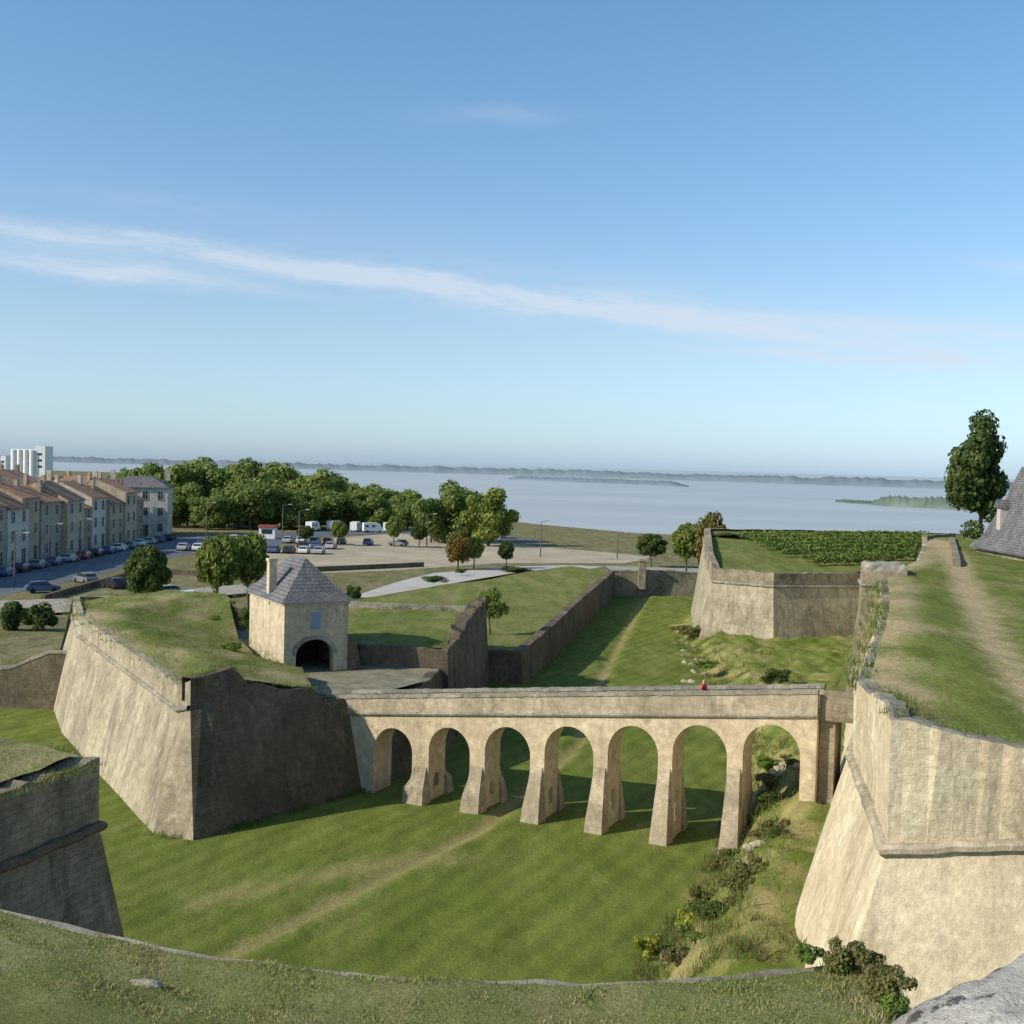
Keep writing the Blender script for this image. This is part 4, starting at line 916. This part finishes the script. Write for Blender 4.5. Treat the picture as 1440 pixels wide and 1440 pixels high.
bm = bmesh.new(); box(bm, Vector((0, 0, 1.3)), (3.6, 3, 2.6)); finish('wall', bm, M['white'], kb)
bm = bmesh.new(); box(bm, Vector((0, -.1, 2.8)), (4, 3.6, .4)); finish('fascia', bm, plain('red_fascia', (.3, .06, .05)), kb)
bm = bmesh.new(); box(bm, Vector((0, -1.52, 1.6)), (2.4, .05, 1)); finish('counter_opening', bm, M['glass'], kb)
wt = empty('white_pavilion', G(672, 756, 2.05), 'white low pavilion roof behind the three waterside trees', 'pavilion'); local(wt)
bm = bmesh.new(); box(bm, Vector((0, 0, 1.2)), (11, 5, 2.4)); finish('wall', bm, M['white'], wt)
finish('roof', loft([sq(-6, -3, 6, 3, 2.4), sq(-3, -.1, 3, .1, 4.4)], cap=True), M['tile'], wt)
def lamp(px, py, h, label):
    p = G(px, py, 2.05); e = empty('street_lamp', p, label, 'street lamp', 'street lamps'); local(e)
    bm = bmesh.new(); tube(bm, (0, 0, 0), (0, 0, h), .14, .09, 7); finish('pole', bm, M['metal'], e)
    bm = bmesh.new(); tube(bm, (0, 0, h-.05), (1.3, 0, h+.25), .07, .06, 6); finish('arm', bm, M['metal'], e)
    bm = bmesh.new(); box(bm, Vector((1.6, 0, h+.25)), (.8, .3, .16)); finish('lamp_head', bm, M['frame'], e)
for i, (px, py, h) in enumerate(((20, 824, 7), (70, 802, 7), (112, 790, 7), (290, 760, 8), (397, 762, 8), (420, 775, 8), (600, 770, 7), (760, 783, 7), (868, 785, 5))):
    lamp(px, py, h, 'tall thin street lamp on the waterfront, %s from the left' % ORD[i])
for i, (a, b) in enumerate((((400, 806), (595, 797)), ((60, 846), (200, 806)), ((200, 806), (330, 812)))):
    p, q_ = G(*a, 2), G(*b, 2); d = q_-p; bm = bmesh.new(); box(bm, (p+q_)/2+Vector((0, 0, .35)), (d.length, .5, .9), math.atan2(d.y, d.x))
    tag(finish('low_wall', bm, M['dark']), ['low dark kerb wall along the near side of the tan esplanade', 'low wall curving left between street and access road', 'low wall between the parking rows and the ravelin trees'][i], 'wall')
# ------------------------------------------------------------------ rubble
random.seed(21)
def rockmesh(seed, r=1, sub=2):
    bm = bmesh.new(); bmesh.ops.create_icosphere(bm, subdivisions=sub, radius=r)
    for v in bm.verts:
        n_ = noise.noise(v.co*1.3+Vector((seed, 0, 0)))*.5+noise.noise(v.co*3.5+Vector((seed, 5, 0)))*.2; v.co *= 1+n_; v.co.z *= .6
    me = bpy.data.meshes.new('rubble'); bm.to_mesh(me); bm.free(); me.materials.append(M['butt']); uvs(me); return me
RM = [rockmesh(k_*3.7) for k_ in range(4)]
def rub(px, py, n, sp, smin, smax, label, group):
    for _ in range(n):
        p = G(px+random.gauss(0, sp[0]), py+random.gauss(0, sp[1]), 1.2)
        s_ = random.uniform(smin, smax); o_ = bpy.data.objects.new('rubble_stone', random.choice(RM)); COL.objects.link(o_)
        o_.location = (p.x, p.y, zditch(p.x, p.y)+s_*.08); o_.scale = (s_, s_*random.uniform(.6, 1), s_*random.uniform(.6, 1)); o_.rotation_euler = (random.uniform(-.3, .3), random.uniform(-.3, .3), random.uniform(0, 6))
        tag(o_, label, 'stone', group)
rub(1045, 1232, 18, (12, 24), .12, .42, 'pale rubble stone half buried in the bank near the last bridge pier', 'rubble by the last pier')
rub(955, 1325, 16, (18, 14), .1, .34, 'pale rubble stone in the low bank in front of the right bastion', 'rubble in front of the bastion')
rub(1100, 1115, 12, (12, 22), .15, .5, 'pale rubble stone seen through the last arch of the bridge', 'rubble behind the last arch')
rub(972, 915, 14, (12, 26), .2, .6, 'tan rubble stone on the mound below the far bastion', 'rubble below the far bastion')
bm = bmesh.new(); bmesh.ops.create_cube(bm, size=1); bmesh.ops.subdivide_edges(bm, edges=bm.edges[:], cuts=18, use_grid_fill=True)
for v in bm.verts:
    c = v.co; r_ = Vector((c.x*2, c.y*2, c.z*2)); L4 = (abs(r_.x)**4+abs(r_.y)**4+abs(r_.z)**4)**.25
    q = r_/max(L4, .01)*max(abs(r_.x), abs(r_.y), abs(r_.z))
    q = Vector((q.x*.8, q.y*.5, q.z*.7)); n_ = .12*noise.noise(q*2.0)+.06*noise.noise(q*6)+.03*noise.noise(q*15)
    v.co = q*(1+n_)
p = Vector((2.34, 4.75, 17.22)); bmesh.ops.rotate(bm, verts=bm.verts, cent=(0, 0, 0), matrix=Matrix.Rotation(R(12), 3, 'Z')@Matrix.Rotation(R(-22), 3, 'Y')); bmesh.ops.translate(bm, verts=bm.verts, vec=p)
tag(finish('coping_stone', bm, M['rock'], smooth=True), 'big pale lichen spotted stone in the bottom right corner', 'stone')
bm = bmesh.new(); box(bm, Vector((2.7, 4.6, 14.5)), (2.2, .9, 4.2)); tag(finish('parapet_wall', bm, M['grey']), 'stone parapet carrying the lichen spotted stone in the bottom right corner', 'wall')
bm = bmesh.new(); bmesh.ops.create_icosphere(bm, subdivisions=3, radius=1)
for v in bm.verts: v.co = Vector((v.co.x*.26, v.co.y*.22, v.co.z*.06))*(1+.35*noise.noise(v.co*2))
p = G(196, 1389, 13.15); bmesh.ops.translate(bm, verts=bm.verts, vec=p); tag(finish('flat_stone', bm, M['butt'], smooth=True), 'flat pale stone lying in the foreground grass at the left', 'stone')
# ------------------------------------------------------------------ grass blades
def blades(bm, p, h, n, sp):
    for _ in range(n):
        b = p+Vector((random.gauss(0, sp), random.gauss(0, sp), -.02)); a = random.uniform(0, 6.28); w = .012*random.uniform(.7, 1.5)*(1 if h < .3 else h*3.5)
        t_ = Vector((math.cos(a)*w, math.sin(a)*w, 0)); hh = h*random.uniform(.5, 1.3); ln = Vector((random.gauss(0, .35)*hh, random.gauss(0, .35)*hh, hh))
        v = [bm.verts.new(b-t_), bm.verts.new(b+t_), bm.verts.new(b+ln)]; bm.faces.new(v)
random.seed(3)
bmA = bmesh.new(); bmB = bmesh.new()
N = len(FG[0])
for _ in range(17000):
    f = random.random()*.2; k_ = random.random()*(N-2)*.98; i = int(k_)
    j = max(q for q in range(len(fr)) if fr[q] <= f); tq = (f-fr[j])/(fr[j+1]-fr[j])
    a = FG[j][i].lerp(FG[j][i+1], k_-i); b = FG[j+1][i].lerp(FG[j+1][i+1], k_-i); p = a.lerp(b, tq)
    dn = noise.noise(Vector((p.x*.7, p.y*.9, 0)))+(.35 if 4.3 < p.x < 6.5 else 0)
    h = .035+.09*max(0, noise.noise(Vector((p.x*1.3, p.y*1.3, 8))))+(.07 if 4.5 < p.x < 6.2 and random.random() < .4 else 0)
    blades(bmB if dn+random.uniform(-.3, .3) > .04 else bmA, p, h, 3, .04)
o = finish('grass_blades', bmA, M['blade'], recalc=False); tag(o, 'green grass blades on the foreground bank', 'grass', kind='stuff')
o = finish('dry_grass_blades', bmB, M['dryblade'], recalc=False); tag(o, 'straw coloured grass blades on the foreground bank', 'grass', kind='stuff')
bm = bmesh.new(); bmd = bmesh.new()
def along(pl, n, jit, h, zo=0):
    for _ in range(n):
        i = random.randrange(len(pl)-1); p = pl[i].lerp(pl[i+1], random.random())
        if noise.noise(p*.5) < -.15: continue
        blades(bm if random.random() < .6 else bmd, Vector((p.x+random.gauss(0, jit), p.y+random.gauss(0, jit), p.z+zo)), h*random.uniform(.5, 1.4), 7, .12)
along(offs(rt_[1:13], -.5, False), 340, .25, .28, -.05); along(offs([kp[0], kp[2]], -.8, False), 200, .3, .24, -.1)
along(offs([kp[2], kp[3], kp[4]], -.8, False), 110, .25, .2, -.1); along([kp[0], kp[12], kp[11], kp[10]], 420, .5, .45, -.1); along([lp[5], lp[0], lp[1]], 280, .3, .14, .0)
along([Vector(p) for p in ((-5, 83, 6.9), (-2.6, 107, 6.6), (-14, 108.6, 6.6))], 160, .4, .35); along([rt_[17], rt_[0], rt_[1]], 260, .6, .24, -.05)
along(setz(rb[:13], 0.05), 420, .25, .28); along(setz([base[12], base[0], base[2]], 2.2), 120, .3, .4)
for _ in range(2500):
    x = random.uniform(-34, -12); y_ = random.uniform(64, 99)
    if x < rt_[1].x-(y_-rt_[1].y)*.72+.8 or x > -11.6-(y_-68)*.33 or noise.noise(Vector((x*.4, y_*.4, 6))) < 0: continue
    blades(bm if random.random() < .6 else bmd, Vector((x, y_, zrav(x, y_))), random.uniform(.12, .38), 6, .2)
for _ in range(7500):
    y_ = 40+100*random.random()**1.8; x = xm(y_)+abs(random.gauss(1.2, 2.4))-.3
    if noise.noise(Vector((x*.5, y_*.5, 3))) < -.15 or x > 21+max(0, y_-80): continue
    blades(bm if random.random() < .42 else bmd, Vector((x, y_, zditch(x, y_))), random.uniform(.15, .55), 6, .2)
o = finish('weeds', bm, M['vine'], recalc=False); tag(o, 'green weeds and tufts on wall tops and the rubble bank', 'weeds', kind='stuff')
o = finish('dry_weeds', bmd, M['scrub'], recalc=False); tag(o, 'dry straw tufts on wall tops and the rubble bank', 'weeds', kind='stuff')
# ------------------------------------------------------------------ person
s_, _z = onb(984, 965); pb = bpt(s_, zdk(s_)+.03, .8)
pe = empty('person', pb, 'person in a red top walking across the stone bridge', 'person'); local(pe); pe.rotation_euler = (0, 0, math.atan2(bd.y, bd.x)-math.pi/2)
def skin(name, vs, es, rad, mat):
    bm = bmesh.new(); sl = bm.verts.layers.skin.verify(); V_ = [bm.verts.new(v) for v in vs]
    for a, b in es: bm.edges.new((V_[a], V_[b]))
    for i, (v, r_) in enumerate(zip(V_, rad)):
        v[sl].radius = (r_, r_); v[sl].use_root = i == 0
    me = bpy.data.meshes.new(name); bm.to_mesh(me); bm.free(); me.materials.append(mat); o_ = bpy.data.objects.new(name, me); COL.objects.link(o_); o_.parent = pe
    o_.modifiers.new('skin', 'SKIN'); s2 = o_.modifiers.new('sub', 'SUBSURF'); s2.levels = 1; s2.render_levels = 2
    return o_
vs = [(0, 0, .95), (0, 0, 1.15), (0, 0, 1.38), (0, 0, 1.5), (0, .01, 1.58), (0, .02, 1.7), (.18, 0, 1.4), (.24, -.08, 1.12), (.23, .08, .88), (.23, .12, .80), (-.18, 0, 1.4), (-.24, .1, 1.12), (-.23, .2, .9), (-.23, .25, .83), (.09, 0, .9), (.10, .18, .5), (.10, .12, .08), (.10, .27, .04), (-.09, 0, .9), (-.10, -.08, .5), (-.10, -.28, .12), (-.10, -.16, .04)]
es = [(0, 1), (1, 2), (2, 3), (3, 4), (4, 5), (2, 6), (6, 7), (7, 8), (8, 9), (2, 10), (10, 11), (11, 12), (12, 13), (0, 14), (14, 15), (15, 16), (16, 17), (0, 18), (18, 19), (19, 20), (20, 21)]
rd = [.13, .12, .14, .055, .09, .09, .06, .045, .032, .03, .06, .045, .032, .03, .085, .055, .04, .035, .085, .055, .04, .035]
skin('body', vs, es, rd, plain('skin_tone', (.45, .28, .2)))
skin('red_top', vs[:3]+[vs[6], vs[7], vs[10], vs[11]], [(0, 1), (1, 2), (2, 3), (3, 4), (2, 5), (5, 6)], [.145, .135, .15, .075, .06, .075, .06], plain('red_cloth', (.5, .05, .06)))
skin('trousers', [vs[0], vs[14], vs[15], vs[16], vs[18], vs[19], vs[20]], [(0, 1), (1, 2), (2, 3), (0, 4), (4, 5), (5, 6)], [.14, .1, .07, .055, .1, .07, .055], plain('dark_cloth', (.05, .06, .09)))
skin('hair', [(0, -.02, 1.72), (0, -.05, 1.64)], [(0, 1)], [.095, .085], plain('brown_hair', (.06, .035, .02)))
# ------------------------------------------------------------------ world & sun
sdir = Vector((-.92, -.40, 0)).normalized(); el = R(31)
W_ = bpy.data.worlds.new('World'); S.world = W_; W_.use_nodes = True; nt = W_.node_tree; bg = nt.nodes['Background']
sky = nt.nodes.new('ShaderNodeTexSky'); sky.sky_type = 'NISHITA'; sky.sun_disc = False; sky.sun_elevation = el; sky.sun_rotation = math.atan2(sdir.x, sdir.y) % (2*math.pi)
sky.air_density = 1.0; sky.dust_density = .6; sky.ozone_density = 2.0; sky.altitude = 0
def mt(op, a, b=0.0):
    n_ = nt.nodes.new('ShaderNodeMath'); n_.operation = op
    for i, v in enumerate((a, b)):
        if isinstance(v, (int, float)): n_.inputs[i].default_value = v
        else: nt.links.new(v, n_.inputs[i])
    return n_.outputs[0]
tcw = nt.nodes.new('ShaderNodeTexCoord'); sp = nt.nodes.new('ShaderNodeSeparateXYZ'); nt.links.new(tcw.outputs['Generated'], sp.inputs[0])
yy = mt('MAXIMUM', sp.outputs['Y'], .05); u = mt('DIVIDE', sp.outputs['X'], yy); v_ = mt('DIVIDE', sp.outputs['Z'], yy)
cb = nt.nodes.new('ShaderNodeCombineXYZ'); nt.links.new(u, cb.inputs[0]); nt.links.new(mt('ADD', mt('MULTIPLY', u, .1), v_), cb.inputs[1])
def wn(scx, scy, sc, det, ro=.6, rz=0):
    mp = nt.nodes.new('ShaderNodeMapping'); mp.inputs['Scale'].default_value = (scx, scy, 1); mp.inputs['Rotation'].default_value = (0, 0, rz); nt.links.new(cb.outputs[0], mp.inputs[0])
    n_ = nt.nodes.new('ShaderNodeTexNoise'); n_.inputs['Scale'].default_value = sc; n_.inputs['Detail'].default_value = det; n_.inputs['Roughness'].default_value = ro; nt.links.new(mp.outputs[0], n_.inputs['Vector']); return n_.outputs['Fac']
warp = mt('MULTIPLY', mt('SUBTRACT', wn(1, 2.5, 6, 6, .65), .5), .035); vw = mt('ADD', v_, warp)
tot = None
for uc, vc, sl, su, sv, a in ((-.42, .188, -.10, .26, .008, .55), (-.36, .160, -.10, .13, .008, .75), (-.15, .160, -.12, .20, .008, .55), (-.02, .142, -.105, .20, .008, .55), (.18, .128, -.10, .20, .011, .55), (.38, .124, -.06, .18, .007, .6), (.26, .112, -.08, .14, .006, .5), (.29, .098, -.02, .10, .0055, .85), (.45, .172, -.12, .07, .007, .4), (-.02, .294, .02, .06, .010, .16), (-.3, .215, -.05, .15, .008, .08), (.0, .150, -.1, .45, .035, .16)):
    d = mt('DIVIDE', mt('SUBTRACT', vw, mt('ADD', mt('MULTIPLY', mt('SUBTRACT', u, uc), sl), vc)), sv)
    g1 = mt('POWER', 2.718, mt('MULTIPLY', mt('MULTIPLY', d, d), -1)); e2 = mt('DIVIDE', mt('SUBTRACT', u, uc), su); g2 = mt('POWER', 2.718, mt('MULTIPLY', mt('MULTIPLY', e2, e2), -1))
    c = mt('MULTIPLY', mt('MULTIPLY', g1, g2), a); tot = c if tot is None else mt('ADD', tot, c)
wisp = mt('ADD', mt('MULTIPLY', wn(1, 8, 7, 10, .74, .05), 2.8), -.62)
fac = mt('MULTIPLY', tot, wisp); fac = mt('MINIMUM', mt('MAXIMUM', fac, 0), .7)
tr_ = nt.nodes.new('ShaderNodeValToRGB'); cr = tr_.color_ramp; nt.links.new(sp.outputs['Z'], tr_.inputs['Fac'])
K = 2.0
stops = [(0.0, (.84, 1.14, 1.86)), (.04, (.92, 1.12, 1.48)), (.10, (1.06, 1.14, 1.27)), (.2, (1.04, 1.21, 1.30)), (.37, (.95, 1.28, 1.36))]
cr.elements[0].position = 0; cr.elements[0].color = (*[c/K for c in stops[0][1]], 1); cr.elements[1].position = .37; cr.elements[1].color = (*[c/K for c in stops[-1][1]], 1)
for p_, c in stops[1:-1]:
    e_2 = cr.elements.new(p_); e_2.color = (*[x/K for x in c], 1)
m1 = nt.nodes.new('ShaderNodeVectorMath'); m1.operation = 'MULTIPLY'; nt.links.new(sky.outputs[0], m1.inputs[0]); nt.links.new(tr_.outputs['Color'], m1.inputs[1])
m2_ = nt.nodes.new('ShaderNodeVectorMath'); m2_.operation = 'SCALE'; m2_.inputs['Scale'].default_value = K; nt.links.new(m1.outputs[0], m2_.inputs[0])
mx = nt.nodes.new('ShaderNodeMix'); mx.data_type = 'RGBA'; nt.links.new(fac, mx.inputs[0])
nt.links.new(m2_.outputs[0], mx.inputs[6]); mx.inputs[7].default_value = (5.6, 6.15, 6.9, 1); nt.links.new(mx.outputs[2], bg.inputs['Color']); bg.inputs['Strength'].default_value = .125
sd = bpy.data.lights.new('sun', 'SUN'); sd.energy = 5.0; sd.angle = R(.5); sd.color = (1, .91, .77); so = bpy.data.objects.new('sun', sd); COL.objects.link(so)
dv = Vector((sdir.x*math.cos(el), sdir.y*math.cos(el), math.sin(el))); so.rotation_euler = dv.to_track_quat('Z', 'Y').to_euler(); so.location = dv*200
S.view_settings.view_transform = 'Standard'; S.view_settings.look = 'None'; S.view_settings.exposure = 0
